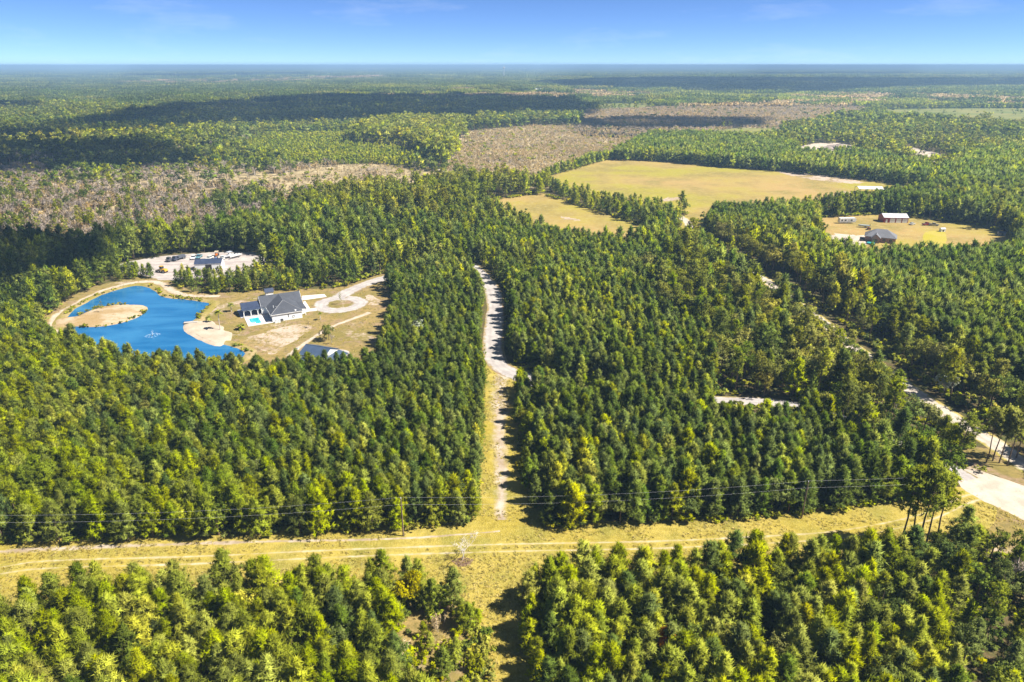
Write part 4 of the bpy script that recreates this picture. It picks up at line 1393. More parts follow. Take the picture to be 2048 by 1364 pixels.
def quadset(m, quads, th=0.14):
    for q in quads: m.slab(q, th)
    return m


# --- main house
hx, hy = G(545.7, 644.8)
HROT = math.radians(27.5)
house = empty("house", (hx, hy, 0), HROT, "white house with charcoal hip and gable roof beside the swimming pool", "house")
w = MB(); w.box(0, 11, 0, 11.3, 0, 3.0)
w.prism([(11.2, 0), (19.8, 0), (19.8, 3.0), (15.5, 5.75), (11.2, 3.0)], 'x', -1.8, 13.0)
w.build("wall", white_siding, house)
ma = MB()
quadset(ma, [[(-2.2, 10.7, 2.95), (13.5, 10.7, 2.95), (13.5, 15.5, 6.05), (-2.2, 15.5, 6.05)], [(-2.2, 15.5, 6.05), (13.5, 15.5, 6.05), (13.5, 20.3, 2.95), (-2.2, 20.3, 2.95)]])
ro = ma.build("roof", shingle, house)
MB().box(-2.2, 13.5, 15.40, 15.60, 6.02, 6.12).build("ridge_cap", flat("ridge cap", (0.16, 0.165, 0.18), 0.8), ro)
wi = MB()
quadset(wi, [[(-0.5, -0.28, 2.93), (5.5, 6.6, 6.02), (5.5, 15.4, 6.02), (-0.5, 15.0, 2.93)], [(11.5, -0.28, 2.93), (11.5, 15.0, 2.93), (5.5, 15.4, 6.02), (5.5, 6.6, 6.02)],
             [(-0.5, -0.28, 2.93), (11.5, -0.28, 2.93), (5.5, 6.6, 6.02)]])
rw = wi.build("roof", shingle, house)
hp = MB()
for a, b in (((11.5, -0.28, 2.97), (5.5, 6.6, 6.06)), ((-0.5, -0.28, 2.97), (5.5, 6.6, 6.06))): hp.tube(a, b, 0.09, n=4)
hp.build("hip_cap", flat("hip cap", (0.24, 0.245, 0.26), 0.8), rw)
MB().tube((1.6, 5.2, 3.4), (1.6, 5.2, 4.9), 0.10).build("vent_pipe", white_trim, rw)
MB().tube((2.5, 4.6, 3.4), (2.5, 4.6, 4.75), 0.08).build("vent_pipe", white_trim, rw)
MB().box(8.5, 9.1, 0.2, 0.7, 3.15, 3.55).build("vent_pipe", white_trim, rw)
f = MB(); f.box(-0.5, 11.5, -0.34, -0.283, 2.76, 2.95); f.box(-0.56, -0.503, -0.28, 10.6, 2.76, 2.95); f.box(11.503, 11.56, -0.28, 10.6, 2.72, 2.95)
f.build("fascia", white_trim, house)
for q in (((-2.26, -2.203), -1), ((13.503, 13.56), 1)):
    rk = MB()
    for y0, z0, y1, z1 in ((10.7, 2.95, 15.5, 6.05), (15.5, 6.05, 20.3, 2.95)):
        rk.add([(q[0][0], y0, z0 - .25), (q[0][1], y0, z0 - .25), (q[0][1], y1, z1 - .25), (q[0][0], y1, z1 - .25), (q[0][0], y0, z0 + .03), (q[0][1], y0, z0 + .03), (q[0][1], y1, z1 + .03), (q[0][0], y1, z1 + .03)],
               [(0, 3, 2, 1), (4, 5, 6, 7), (0, 1, 5, 4), (1, 2, 6, 5), (2, 3, 7, 6), (3, 0, 4, 7)])
    rk.build("rake_board", white_trim, house)
for (x0, x1, z0, z1) in ((5.75, 6.05, 1.2, 2.3),):
    g = MB().box(x0, x1, -0.03, 0.02, z0, z1).build("window", dark_glass, house)
    MB().box(x0 - .08, x1 + .08, -0.06, -0.031, z0 - .1, z0 - .02).build("sill", white_trim, g)
hose = MB()
for i in range(18):
    a = i / 18 * 6.283; b = (i + 1) / 18 * 6.283
    hose.tube((7.8 + .42 * math.cos(a), -0.08, 1.3 + .42 * math.sin(a)), (7.8 + .42 * math.cos(b), -0.08, 1.3 + .42 * math.sin(b)), 0.07, n=4)
hose.build("wall_wreath", flat("grey wreath", (0.4, 0.42, 0.45), 0.8), house)
for k, (y0, y1) in enumerate(((1.5, 3.4), (4.4, 6.6), (7.4, 9.6))):
    d = MB().box(-0.035, 0.02, y0, y1, 0.12, 2.25).build("patio_door", dark_glass, house)
    fr = MB()
    for yy in (y0, (y0 + y1) / 2, y1): fr.box(-0.07, -0.036, yy - .05, yy + .05, 0.12, 2.3)
    fr.box(-0.07, -0.036, y0, y1, 2.25, 2.35); fr.build("door_frame", white_trim, d)
for y0, y1 in ((12.2, 13.6), (16.6, 18.4)):
    MB().box(13.0, 13.035, y0, y1, 0.9, 2.3).build("window", dark_glass, house)
MB().box(11.0, 11.04, 6.2, 7.2, 0.1, 2.25).build("front_door", flat("front door", (0.12, 0.08, 0.06), 0.5), house)
for yy in (2.8, 5.4, 8.0, 10.4):
    MB().box(12.75, 12.98, yy - .12, yy + .12, 0.0, 2.75).build("porch_column", white_trim, house)
quadset(MB(), [[(11.4, 2.2, 3.02), (13.4, 2.2, 2.78), (13.4, 10.69, 2.78), (11.4, 10.69, 3.02)]], 0.12).build("porch_roof", shingle, house)
# porch beside the pool
pr = MB()
quadset(pr, [[(-9.2, 11.7, 3.2), (-2.21, 11.7, 3.2), (-2.21, 15.1, 4.55), (-9.2, 15.1, 4.55)], [(-9.2, 15.1, 4.55), (-2.21, 15.1, 4.55), (-2.21, 18.5, 3.2), (-9.2, 18.5, 3.2)]])
p_r = pr.build("porch_roof", navy_roof, house)
quadset(MB(), [[(-9.2, 10.4, 2.78), (-2.0, 10.4, 2.78), (-2.0, 11.69, 3.12), (-9.2, 11.69, 3.12)]], 0.1).build("lean_roof", navy_roof, p_r)
MB().prism([(11.9, 3.0), (18.3, 3.0), (15.1, 4.38)], 'x', -9.05, -8.9).build("porch_gable", white_siding, house)
MB().box(-9.0, -2.0, 17.9, 18.1, 0.15, 3.0).build("porch_back_wall", white_siding, house)
MB().box(-9.0, -2.0, 11.0, 17.89, 0.0, 0.14).build("porch_floor", grey_deck, house)
cols = (-8.75, -6.15, -3.6, -2.1)
for cx_ in cols:
    MB().box(cx_ - .14, cx_ + .14, 10.75, 11.05, 0.15, 2.72).build("porch_column", white_trim, house)
for a, b in zip(cols[:-1], cols[1:]):
    ar = []
    n_ = 10
    for i in range(n_ + 1):
        tt = i / n_
        ar.append((a + .15 + (b - a - .3) * tt, 1.75 + 0.72 * math.sin(math.pi * tt) ** 0.55))
    m = MB()
    for (xa, za), (xb, zb) in zip(ar[:-1], ar[1:]):
        m.add([(xa, 10.8, za), (xb, 10.8, zb), (xb, 10.8, 2.7), (xa, 10.8, 2.7), (xa, 11.0, za), (xb, 11.0, zb), (xb, 11.0, 2.7), (xa, 11.0, 2.7)],
              [(0, 1, 2, 3), (4, 7, 6, 5), (0, 4, 5, 1), (1, 5, 6, 2), (2, 6, 7, 3), (3, 7, 4, 0)])
    m.build("porch_arch", white_trim, house)
MB().box(-6.2, -4.4, 17.7, 17.88, 1.2, 2.2).build("outdoor_screen", dark_glass, house)
MB().box(-10.1, -9.0, 10.4, 20.8, 0.0, 0.12).build("side_deck", grey_deck, house)


def hl(x, y, z=0.0):
    c, s_ = math.cos(HROT), math.sin(HROT)
    return (hx + x * c - y * s_, hy + x * s_ + y * c, z)


# --- pool
pool = empty("swimming_pool", hl(0, 0), HROT, "rectangular turquoise swimming pool in cream paving beside the white house", "pool")
for x0, x1, y0, y1 in ((-8.85, -7.7, -0.5, 10.39), (-3.7, -0.02, -0.5, 10.39), (-7.7, -3.7, 8.5, 10.39), (-7.7, -3.7, -0.5, 1.0)):
    MB().box(x0, x1, y0, y1, -0.02, 0.14).build("paving", cream_deck, pool)
cp = MB(); cp.box(-7.7, -7.5, 1.0, 8.5, 0.0, 0.17); cp.box(-3.9, -3.7, 1.0, 8.5, 0.0, 0.17); cp.box(-7.5, -3.9, 8.3, 8.5, 0.0, 0.17); cp.box(-7.5, -3.9, 1.0, 1.2, 0.0, 0.17)
cp.build("coping", white_trim, pool)
MB().box(-7.5, -3.9, 1.2, 8.3, 0.0, 0.06).build("water", MATS['pool'], pool)
sp = MB(); sp.box(-7.45, -5.9, 1.2, 1.35, 0.06, 0.4); sp.box(-7.45, -5.9, 2.35, 2.5, 0.06, 0.4); sp.box(-7.45, -7.3, 1.35, 2.35, 0.06, 0.4); sp.box(-6.05, -5.9, 1.35, 2.35, 0.06, 0.4)
spo = sp.build("spa", white_trim, pool)
MB().box(-7.3, -6.05, 1.35, 2.35, 0.07, 0.3).build("spa_water", flat("spa water", (0.05, 0.12, 0.18), 0.1), spo)

for i, xx in enumerate((1.1, 2.2)):
    u = empty("air_conditioner", hl(xx, -0.9, 0), HROT, ("left" if i == 0 else "right") + " white air conditioning unit against the near house wall", "unit", "air conditioning units")
    MB().box(-.42, .42, -.42, .42, 0.08, 0.95).build("casing", white_metal, u, bevel=0.03)
    MB().tube((0, 0, .951), (0, 0, .98), .34, n=14).build("fan_grille", flat("dark grille", (.06, .06, .07), .6), u)
    MB().box(-.55, .55, -.55, .55, 0.0, 0.08).build("pad", concrete, u)
b = empty("gas_grill", hl(3.2, -1.1, 0), HROT, "small dark grill standing by the near house wall", "grill")
MB().box(-.5, .5, -.3, .3, .55, .95).build("firebox", flat("black enamel", (.04, .04, .045), .4), b, bevel=.04)
MB().prism([(-.3, .95), (.3, .95), (.2, 1.2), (-.2, 1.2)], 'x', -.5, .5).build("lid", flat("black enamel", (.04, .04, .045), .4), b)
for sx in (-.42, .42):
    for sy in (-.24, .24): MB().box(sx - .03, sx + .03, sy - .03, sy + .03, 0, .55).build("leg", steel, b)


def gable(name, loc, rz, L, Wd, hw, hr, wall, roof, label, cat, over=0.35, doors=(), windows=(), group=None):
    """gable building centred on loc, ridge along local x; doors/windows: (side, a0, a1, z0, z1, material)"""
    o = empty(name, (loc[0], loc[1], 0), rz, label, cat, group)
    MB().prism([(-Wd / 2, 0), (Wd / 2, 0), (Wd / 2, hw), (0, hr), (-Wd / 2, hw)], 'x', -L / 2, L / 2).build("wall", wall, o)
    sl = (hr - hw) / (Wd / 2)
    e = over
    r_ = MB()
    quadset(r_, [[(-L / 2 - e, -Wd / 2 - e, hw - e * sl + .12), (L / 2 + e, -Wd / 2 - e, hw - e * sl + .12), (L / 2 + e, 0, hr + .12), (-L / 2 - e, 0, hr + .12)],
                 [(-L / 2 - e, 0, hr + .12), (L / 2 + e, 0, hr + .12), (L / 2 + e, Wd / 2 + e, hw - e * sl + .12), (-L / 2 - e, Wd / 2 + e, hw - e * sl + .12)]], 0.09)
    rf = r_.build("roof", roof, o)
    MB().box(-L / 2 - e, L / 2 + e, -.12, .12, hr + .08, hr + .17).build("ridge_cap", roof, rf)
    for kind, items in (("door", doors), ("window", windows)):
        for side, a0, a1, z0, z1, mt in items:
            m = MB()
            if side == 'front': m.box(a0, a1, -Wd / 2 - .05, -Wd / 2 + .02, z0, z1)
            elif side == 'back': m.box(a0, a1, Wd / 2 - .02, Wd / 2 + .05, z0, z1)
            elif side == 'right': m.box(L / 2 - .02, L / 2 + .05, a0, a1, z0, z1)
            else: m.box(-L / 2 - .05, -L / 2 + .02, a0, a1, z0, z1)
            m.build(kind, mt, o)
    return o


gable("garden_shed", hl(4.3, 34.0), HROT, 3.0, 2.6, 2.2, 3.2, white_siding, navy_roof, "small white shed with dark roof behind the white house", "shed", doors=(('front', -.6, .4, 0.05, 1.9, white_trim),))
wbx, wby = G(418, 539.5)
gable("metal_barn", (wbx - .7, wby + 3.1), math.radians(10), 12.0, 6.4, 3.0, 4.5, white_metal, navy_roof, "white metal barn with navy roof in the sandy equipment lot", "barn", 0.2,
      doors=(('front', -1.2, 1.6, 0.05, 2.5, dark_inside), ('right', -1.5, 1.5, .05, 2.6, white_trim)))
fb = G(640, 722)
FBR = math.radians(-21)
barn = gable("metal_barn", (fb[0], fb[1]), FBR, 9.2, 8.5, 3.4, 5.2, white_metal, blue_roof, "metal barn with slate blue roof half hidden by pines below the yard", "barn", 0.3,
             doors=(('right', -1.5, 1.5, .05, 2.9, white_trim), ('front', -2, 1, .05, 2.6, dark_inside)))
quadset(MB(), [[(-4.9, -8.0, 2.3), (2.0, -8.0, 2.3), (2.0, -4.6, 3.0), (-4.9, -4.6, 3.0)]], .09).build("lean_roof", blue_roof, barn)
for xx in (-4.7, -1.3, 1.8): MB().box(xx - .08, xx + .08, -7.8, -7.64, 0, 2.25).build("post", steel, barn)
quadset(MB(), [[(4.95, -3.5, 3.3), (8.6, -3.5, 2.6), (8.6, 4.0, 2.6), (4.95, 4.0, 3.3)]], .09).build("side_awning", blue_roof, barn)
for yy in (-3.3, 0.2, 3.8): MB().box(8.3, 8.46, yy - .08, yy + .08, 0, 2.55).build("post", steel, barn)

# --- place on the right
rb = G(1791.5, 445.5)
gable("red_barn", (rb[0], rb[1] + 3.8), math.radians(-4), 14.5, 8.2, 3.2, 4.9, red_metal, pale_roof, "red metal barn with white roof and three white roller doors", "barn", 0.2,
      doors=(('front', -6.1, -5.0, .05, 2.1, white_trim), ('front', -3.6, -.6, .05, 2.7, white_trim), ('front', .1, 3.1, .05, 2.7, white_trim), ('front', 3.8, 6.8, .05, 2.7, white_trim)))
rh = G(1766, 484)
RH = math.radians(-28)
h2 = empty("house", (rh[0], rh[1] + 3.5, 0), RH, "pink brick house with grey hip roof in the yellow lot on the right", "house")
MB().box(-7.5, 7.5, -5, 5, 0, 2.9).build("wall", brick_pink, h2)
m = MB()
quadset(m, [[(-8, -5.5, 2.85), (8, -5.5, 2.85), (2.6, 0, 6.4), (-2.6, 0, 6.4)], [(8, 5.5, 2.85), (-8, 5.5, 2.85), (-2.6, 0, 6.4), (2.6, 0, 6.4)],
            [(8, -5.5, 2.85), (8, 5.5, 2.85), (2.6, 0, 6.4)], [(-8, 5.5, 2.85), (-8, -5.5, 2.85), (-2.6, 0, 6.4)]])
m.build("roof", grey_shingle, h2)
MB().prism([(-4.2, 0), (-.2, 0), (-.2, 2.9), (-2.2, 4.6), (-4.2, 2.9)], 'y', -8.2, -3).build("front_gable", brick_pink, h2)
m = MB(); quadset(m, [[(-4.7, -8.5, 2.75), (-4.7, -3, 2.75), (-2.2, -1, 4.85), (-2.2, -8.5, 4.85)], [(.3, -3, 2.75), (.3, -8.5, 2.75), (-2.2, -8.5, 4.85), (-2.2, -1, 4.85)]], .12)
m.build("roof", grey_shingle, h2)
for x0, x1 in ((1.2, 2.6), (4.4, 5.8)): MB().box(x0, x1, -5.04, -4.98, .9, 2.2).build("window", dark_glass, h2)
MB().box(-3.2, -1.2, -8.24, -8.18, .9, 2.2).build("window", dark_glass, h2)
MB().box(-7.56, -7.48, -2.5, 2.5, .1, 2.4).build("carport_opening", dark_inside, h2)

fbp = G(1737, 385)
fo = empty("field_shelter", (fbp[0], fbp[1], 0), math.radians(-8), "open field shelter with white metal roof on posts in the big field", "shelter")
m = MB(); quadset(m, [[(-9, -5.5, 3.4), (9, -5.5, 3.4), (9, 0, 4.8), (-9, 0, 4.8)], [(-9, 0, 4.8), (9, 0, 4.8), (9, 5.5, 3.4), (-9, 5.5, 3.4)]], .1); m.build("roof", pale_roof, fo)
for xx in (-8.6, -4.3, 0, 4.3, 8.6):
    for yy in (-5.2, 5.2): MB().box(xx - .12, xx + .12, yy - .12, yy + .12, 0, 3.4).build("post", wood_pole, fo)

# ------------------------------------------------------------------ vehicles
def paint(name, col): return flat(name, col, 0.3, var=0.04, coat=0.5)


def add_wheels(o, xs, ys, r, wd=0.24):
    for x_ in xs:
        for y_ in ys:
            wh = MB().tube((x_, y_ - wd / 2, r), (x_, y_ + wd / 2, r), r, n=12).build("wheel", tyre, o)
            MB().tube((x_, y_ - wd / 2 - .012, r), (x_, y_ + wd / 2 + .012, r), r * .55, n=8).build("rim", steel, wh)


def pickup(loc, rz, col, label, bed=None):
    o = empty("pickup_truck", loc, rz, label, "truck", "vehicles in the sandy lot")
    pm = paint("paint " + label[:24], col)
    MB().prism([(-2.75, .5), (2.75, .5), (2.78, .95), (2.6, 1.08), (1.25, 1.15), (-2.7, 1.15)], 'y', -.95, .95).build("body", pm, o, bevel=.05)
    c = MB().prism([(-.75, 1.15), (1.25, 1.15), (.6, 1.78), (-.6, 1.82)], 'y', -.86, .86).build("cabin", dark_glass, o)
    MB().prism([(-.66, 1.74), (.66, 1.72), (.55, 1.84), (-.58, 1.87)], 'y', -.84, .84).build("cabin_roof", pm, c)
    MB().box(-2.6, -.9, -.78, .78, 1.153, 1.19).build("truck_bed", bed or flat("bed liner", (.05, .05, .055), .8), o)
    for sy in (-.7, .7): MB().box(2.76, 2.81, sy - .18, sy + .18, .72, .92).build("headlight", white_trim, o)
    add_wheels(o, (-1.75, 1.75), (-.87, .87), .38)
    return o


def sedan(loc, rz, col, label):
    o = empty("car", loc, rz, label, "car", "vehicles in the sandy lot")
    pm = paint("paint " + label[:24], col)
    MB().prism([(-2.3, .35), (2.3, .35), (2.32, .7), (1.2, .92), (-2.0, .98), (-2.3, .8)], 'y', -.88, .88).build("body", pm, o, bevel=.06)
    c = MB().prism([(-1.8, .95), (1.15, .92), (.45, 1.42), (-1.2, 1.45)], 'y', -.78, .78).build("cabin", dark_glass, o)
    MB().prism([(-1.18, 1.40), (.42, 1.38), (.36, 1.47), (-1.1, 1.49)], 'y', -.74, .74).build("cabin_roof", pm, c)
    for sy in (-.6, .6): MB().box(2.3, 2.34, sy - .16, sy + .16, .52, .68).build("headlight", white_trim, o)
    add_wheels(o, (-1.4, 1.4), (-.8, .8), .33)
    return o


def at(px, py): return (*G(px, py), 0.03)


R90 = math.radians(90)
pickup(at(388, 517.5), -R90 + .15, (.75, .76, .78), "white pickup truck left of the barn roof in the sandy lot")
pickup(at(398.5, 516), -R90 + .1, (.10, .26, .33), "teal pickup truck parked beside the white pickup")
sedan(at(419, 518), -R90 - .3, (.74, .74, .72), "white car parked behind the white barn in the lot, left one")
sedan(at(445.5, 517.5), -R90 + .5, (.72, .73, .75), "white car parked behind the white barn in the lot, right one")
# flatbed and dark truck
for k, (px_, py_, c_, lb) in enumerate(((346.5, 521, (.42, .41, .42), "long flatbed truck with grey bed, left of the pair in the lot"), (358, 519.5, (.05, .06, .10), "dark blue work truck, right of the pair in the lot"))):
    o = empty("flatbed_truck", at(px_, py_), -R90 - .35, lb, "truck", "vehicles in the sandy lot")
    MB().box(-4.2, 1.6, -1.15, 1.15, .95, 1.15).build("flatbed", flat("bed steel %d" % k, (.45, .42, .42) if k == 0 else (.10, .11, .15), .8), o)
    pm = paint("truck paint %d" % k, (.10, .10, .12) if k == 0 else c_)
    MB().prism([(1.65, .55), (3.8, .55), (3.8, 1.35), (3.2, 1.45), (2.9, 2.3), (1.65, 2.35)], 'y', -1.05, 1.05).build("cab", pm, o, bevel=.06)
    MB().prism([(3.22, 1.5), (3.28, 1.5), (2.98, 2.25), (2.92, 2.25)], 'y', -.9, .9).build("windscreen", dark_glass, o)
    if k == 1: MB().box(-3.6, .8, -1.0, 1.0, 1.16, 2.0).build("load", flat("dark load", (.09, .10, .13), .8), o, bevel=.08)
    MB().box(-4.2, 3.2, -.4, .4, .6, .94).build("chassis", flat("chassis", (.04, .04, .04), .8), o)
    add_wheels(o, (-3.0, -2.0, 2.7), (-.95, .95), .48, .3)
# tractors
for px_, py_, sc_, c_, lb, top in ((434, 512, 1.0, (.62, .17, .02), "orange tractor with pale canopy at the back of the lot", True), (432.5, 519.5, .85, (.04, .16, .55), "small blue tractor close behind the white barn", False)):
    o = empty("tractor", at(px_, py_), -R90 + .2, lb, "tractor"); o.scale = (sc_,) * 3
    pm = paint("tractor " + lb[:12], c_)
    MB().prism([(.2, .6), (1.9, .6), (1.9, 1.25), (.2, 1.4)], 'y', -.42, .42).build("bonnet", pm, o, bevel=.05)
    MB().box(-1.0, .2, -.6, .6, .6, .95).build("platform", pm, o)
    MB().box(-.7, -.2, -.28, .28, .95, 1.35).build("seat", tyre, o, bevel=.04)
    if top:
        for sx in (-.95, .3):
            for sy in (-.62, .62): MB().box(sx - .04, sx + .04, sy - .04, sy + .04, .9, 2.3).build("canopy_post", pm, o)
        MB().box(-1.25, .6, -.9, .9, 2.3, 2.4).build("canopy", flat("pale canopy", (.66, .56, .42), .7), o)
    add_wheels(o, (-.7,), (-.75, .75), .72, .4); add_wheels(o, (1.5,), (-.6, .6), .42, .28)
# boats
def boat(loc, rz, L, label, hull_col, cover=None, trailer=True, console=True):
    o = empty("boat", loc, rz, label, "boat", "boats on trailers")
    vs, fs = [], []
    n_ = 9
    for i in range(n_):
        tt = i / (n_ - 1)
        hw = 1.0 * (1 - max(0, (tt - .55) / .45) ** 2.2) + .02
        for yy, zz in ((-hw, 1.45 + .25 * tt), (-hw * .85, 1.0 + .1 * tt), (0, .65 + .55 * max(0, tt - .7) * 2), (hw * .85, 1.0 + .1 * tt), (hw, 1.45 + .25 * tt)):
            vs.append(((tt - .5) * L, yy, zz))
    for i in range(n_ - 1):
        for j in range(4): fs.append((i * 5 + j, (i + 1) * 5 + j, (i + 1) * 5 + j + 1, i * 5 + j + 1))
        fs.append((i * 5 + 4, (i + 1) * 5 + 4, (i + 1) * 5, i * 5))
    fs.append((0, 1, 2, 3, 4))
    link_mesh("hull", vs, fs, paint("hull " + label[:16], hull_col), o)
    if console:
        MB().prism([(-.5, 1.5), (.6, 1.55), (.2, 2.15), (-.4, 2.15)], 'y', -.5, .5).build("console", white_trim, o)
        MB().box(.05, .3, -.48, .48, 2.0, 2.3).build("windscreen", dark_glass, o)
    if cover is not None:
        MB().box(-1.5, 1.2, -.9, .9, 3.0, 3.12).build("canopy", cover, o)
        for sx in (-1.4, 1.1):
            for sy in (-.8, .8): MB().tube((sx, sy, 1.5), (sx, sy, 3.0), .035, n=5).build("canopy_post", steel, o)
    MB().box(-L / 2 - .35, -L / 2, -.25, .25, .9, 1.9).build("outboard_motor", tyre, o, bevel=.06)
    t_ = MB(); t_.box(-L / 2, L / 2 + 1.0, -.08, .08, .38, .5); t_.box(-1.2, -.9, -1.05, 1.05, .38, .5)
    t_.build("trailer_frame", steel, o)
    add_wheels(o, (-1.05,), (-1.1, 1.1), .33)
    return o


boat(at(459.5, 515.5), -R90 - .45, 7.2, "centre console boat with grey canopy on a trailer in the sandy lot", (.62, .64, .68), flat("grey canopy", (.42, .46, .54), .7))
boat(at(471.5, 515.5), -R90 - .45, 7.0, "white boat on a trailer at the right end of the parked row", (.78, .78, .8))
boat(at(1727, 455), math.radians(168), 6.4, "pale blue boat on a trailer beside the brick house", (.42, .50, .58), None, True, False)
# yellow loader by the left pines
o = empty("wheel_loader", at(325, 545), math.radians(160), "yellow wheel loader parked at the left edge of the lot", "loader")
yel = paint("loader yellow", (.62, .36, .03))
MB().prism([(-2.6, .8), (.2, .8), (.2, 1.9), (-2.2, 1.8), (-2.6, 1.5)], 'y', -.9, .9).build("body", yel, o, bevel=.06)
MB().box(-.6, .7, -.7, .7, 1.9, 3.0).build("cab", dark_glass, o); MB().box(-.75, .85, -.8, .8, 3.0, 3.12).build("cab_roof", yel, o)
for sy in (-.6, .6): MB().tube((.3, sy, 1.5), (2.7, sy, .8), .14, n=5).build("arm", yel, o)
MB().prism([(2.6, .2), (3.6, .2), (3.4, .35), (2.9, .5), (2.8, 1.2), (2.6, 1.2)], 'y', -1.3, 1.3).build("bucket", flat("bucket steel", (.12, .11, .1), .6), o)
add_wheels(o, (-1.7, 1.2), (-.95, .95), .7, .45)

# camper trailer
o = empty("camper_trailer", (*G(1693, 446.5), 0.05), math.radians(3), "long white camper trailer at the left of the yellow lot", "camper")
MB().prism([(-5.2, .7), (4.2, .7), (5.2, 1.6), (5.2, 2.6), (4.6, 3.35), (-5.0, 3.35), (-5.2, 3.1)], 'y', -1.25, 1.25).build("body", white_metal, o, bevel=.06)
for x0, x1 in ((-4.2, -3.2), (-2.2, -1.0), (1.6, 2.8)): MB().box(x0, x1, -1.29, -1.24, 1.7, 2.5).build("window", dark_glass, o)
MB().box(.2, .95, -1.29, -1.24, .8, 2.6).build("door", flat("camper door", (.5, .5, .52), .5), o)
MB().box(-5.1, 4.3, -1.28, -1.245, 1.1, 1.3).build("stripe", flat("grey stripe", (.25, .26, .3), .5), o)
add_wheels(o, (-1.2, -.3), (-1.1, 1.1), .36)
MB().box(4.2, 6.0, -.1, .1, .5, .62).build("tow_bar", steel, o)
sedan((*G(1727, 481), 0.05), .4, (.04, .045, .05), "black car parked at the left end of the brick house")
o = pickup((*G(1853, 450.5), 0.05), .15, (.34, .03, .04), "dark red pickup truck right of the red barn"); o["group"] = "vehicles on the yellow lot"
o = sedan((*G(1824, 449.5), 0.05), .6, (.62, .62, .60), "dusty white car just right of the red barn"); o["group"] = "vehicles on the yellow lot"
o = pickup((*G(1867, 451.5), 0.05), -.3, (.38, .38, .36), "grey pickup truck behind the dark red pickup"); o["group"] = "vehicles on the yellow lot"
o = empty("tractor", (*G(1737, 459.5), 0.05), 1.2, "small red tractor beside the pale blue boat", "tractor")
pm = paint("tractor red", (.42, .05, .03))
MB().prism([(.2, .6), (1.9, .6), (1.9, 1.25), (.2, 1.4)], 'y', -.42, .42).build("bonnet", pm, o, bevel=.05)
MB().box(-1.0, .2, -.6, .6, .6, .95).build("platform", pm, o); MB().box(-.7, -.2, -.28, .28, .95, 1.35).build("seat", tyre, o)
add_wheels(o, (-.7,), (-.75, .75), .72, .4); add_wheels(o, (1.5,), (-.6, .6), .42, .28)
gable("chicken_coop", G(1884, 463), .1, 2.6, 2.0, 1.6, 2.2, white_siding, pale_roof, "tiny white coop at the corner of the yellow plot", "shed", .15, doors=(('front', -.4, .3, .05, 1.2, dark_inside),))
gable("tool_shed", G(2002, 471), -.2, 3.4, 2.4, 1.8, 2.3, flat("grey shed boards", (.3, .3, .31), .85), grey_shingle, "low grey shed by the trees at the right lot corner", "shed", .2, doors=(('front', -.5, .5, .05, 1.6, dark_inside),))
gable("white_shed", G(1302, 427), -.5, 6.0, 3.4, 2.4, 3.2, white_metal, pale_roof, "white metal shed among trees between the two fields", "shed", .2, doors=(('front', -1, 1, .05, 2.1, dark_inside),))
gable("white_shed", G(1338, 444), .3, 3.2, 2.6, 2.0, 2.7, white_metal, pale_roof, "tiny white hut in the trees beside the field gateway", "shed", .2, doors=(('front', -.4, .5, .05, 1.7, dark_inside),))
o = empty("splash_pool", (*G(1741, 488), 0.05), 0, "round teal splash pool in front of the brick house", "pool")
MB().tube((0, 0, 0), (0, 0, .8), 2.0, n=20, cap=False).build("pool_wall", flat("pool wall", (.05, .25, .32), .5), o)
MB().tube((0, 0, .1), (0, 0, .7), 1.96, n=20).build("water", MATS['pool'], o)
o = empty("water_trough", (*G(576 + 17, 700), 0.02), .3, "small white trough on the yard grass above the blue barn", "trough")
MB().box(-.7, .7, -.4, .4, .1, .6).build("tub", white_trim, o, bevel=.05); MB().box(-.6, .6, -.3, .3, .6, .62).build("water", dark_glass, o)
for sx in (-.5, .5): MB().box(sx - .06, sx + .06, -.35, .35, 0, .1).build("foot", steel, o)

# ------------------------------------------------------------------ dock and fountain
dp = G(382, 647)
o = empty("dock", (dp[0], dp[1], 0), math.radians(14), "small weathered wooden dock reaching into the pond beside the beach", "dock")
for i in range(10): MB().box(-2.4 + i * .48, -2.4 + i * .48 + .44, -.8, .8, .55, .62).build("plank", flat("dock wood", (.44, .41, .38), .9, var=.2, scale=3), o)
for sx in (-2.3, 0, 2.3):
    for sy in (-.7, .7): MB().tube((sx, sy, -.3), (sx, sy, .9 if sx < 0 else .55), .08, n=6).build("post", wood_pole, o)
MB().box(-2.4, 2.4, -.75, -.65, .42, .549).build("beam", wood_pole, o)
fp = G(305, 671)
o = empty("pond_fountain", (fp[0], fp[1], 0.03), 0, "white spray fountain in the middle of the blue pond", "fountain")
o.scale = (.54, .54, .54)
MB().tube((0, 0, 0), (0, 0, .25), .6, .45, n=12).build("float", flat("float black", (.03, .03, .03), .5), o)
rf_ = np.random.default_rng(3)
for k in range(10):
    a = 6.283 * k / 10 + rf_.normal() * .1
    R_ = 4.0 + rf_.normal() * .3
    m = MB(); prev = (0, 0, .3)
    for i in range(1, 9):
        tt = i / 8
        p = (math.cos(a) * R_ * tt, math.sin(a) * R_ * tt, .3 + 4 * 0.6 * tt * (1 - tt))
        if i % 2 or i > 5: m.tube(prev, p, .015 + .015 * tt, .02 + .02 * tt, 4)
        prev = p
    m.build("jet", foam, o)
    m = MB()
    for j in range(5):
        q = (math.cos(a) * R_ + rf_.normal() * .35, math.sin(a) * R_ + rf_.normal() * .2, .03)
        m.tube(q, (q[0], q[1], .09), .20 * rf_.uniform(.4, 1.2), .05, n=7)
    m.build("foam_patch", foam, o)
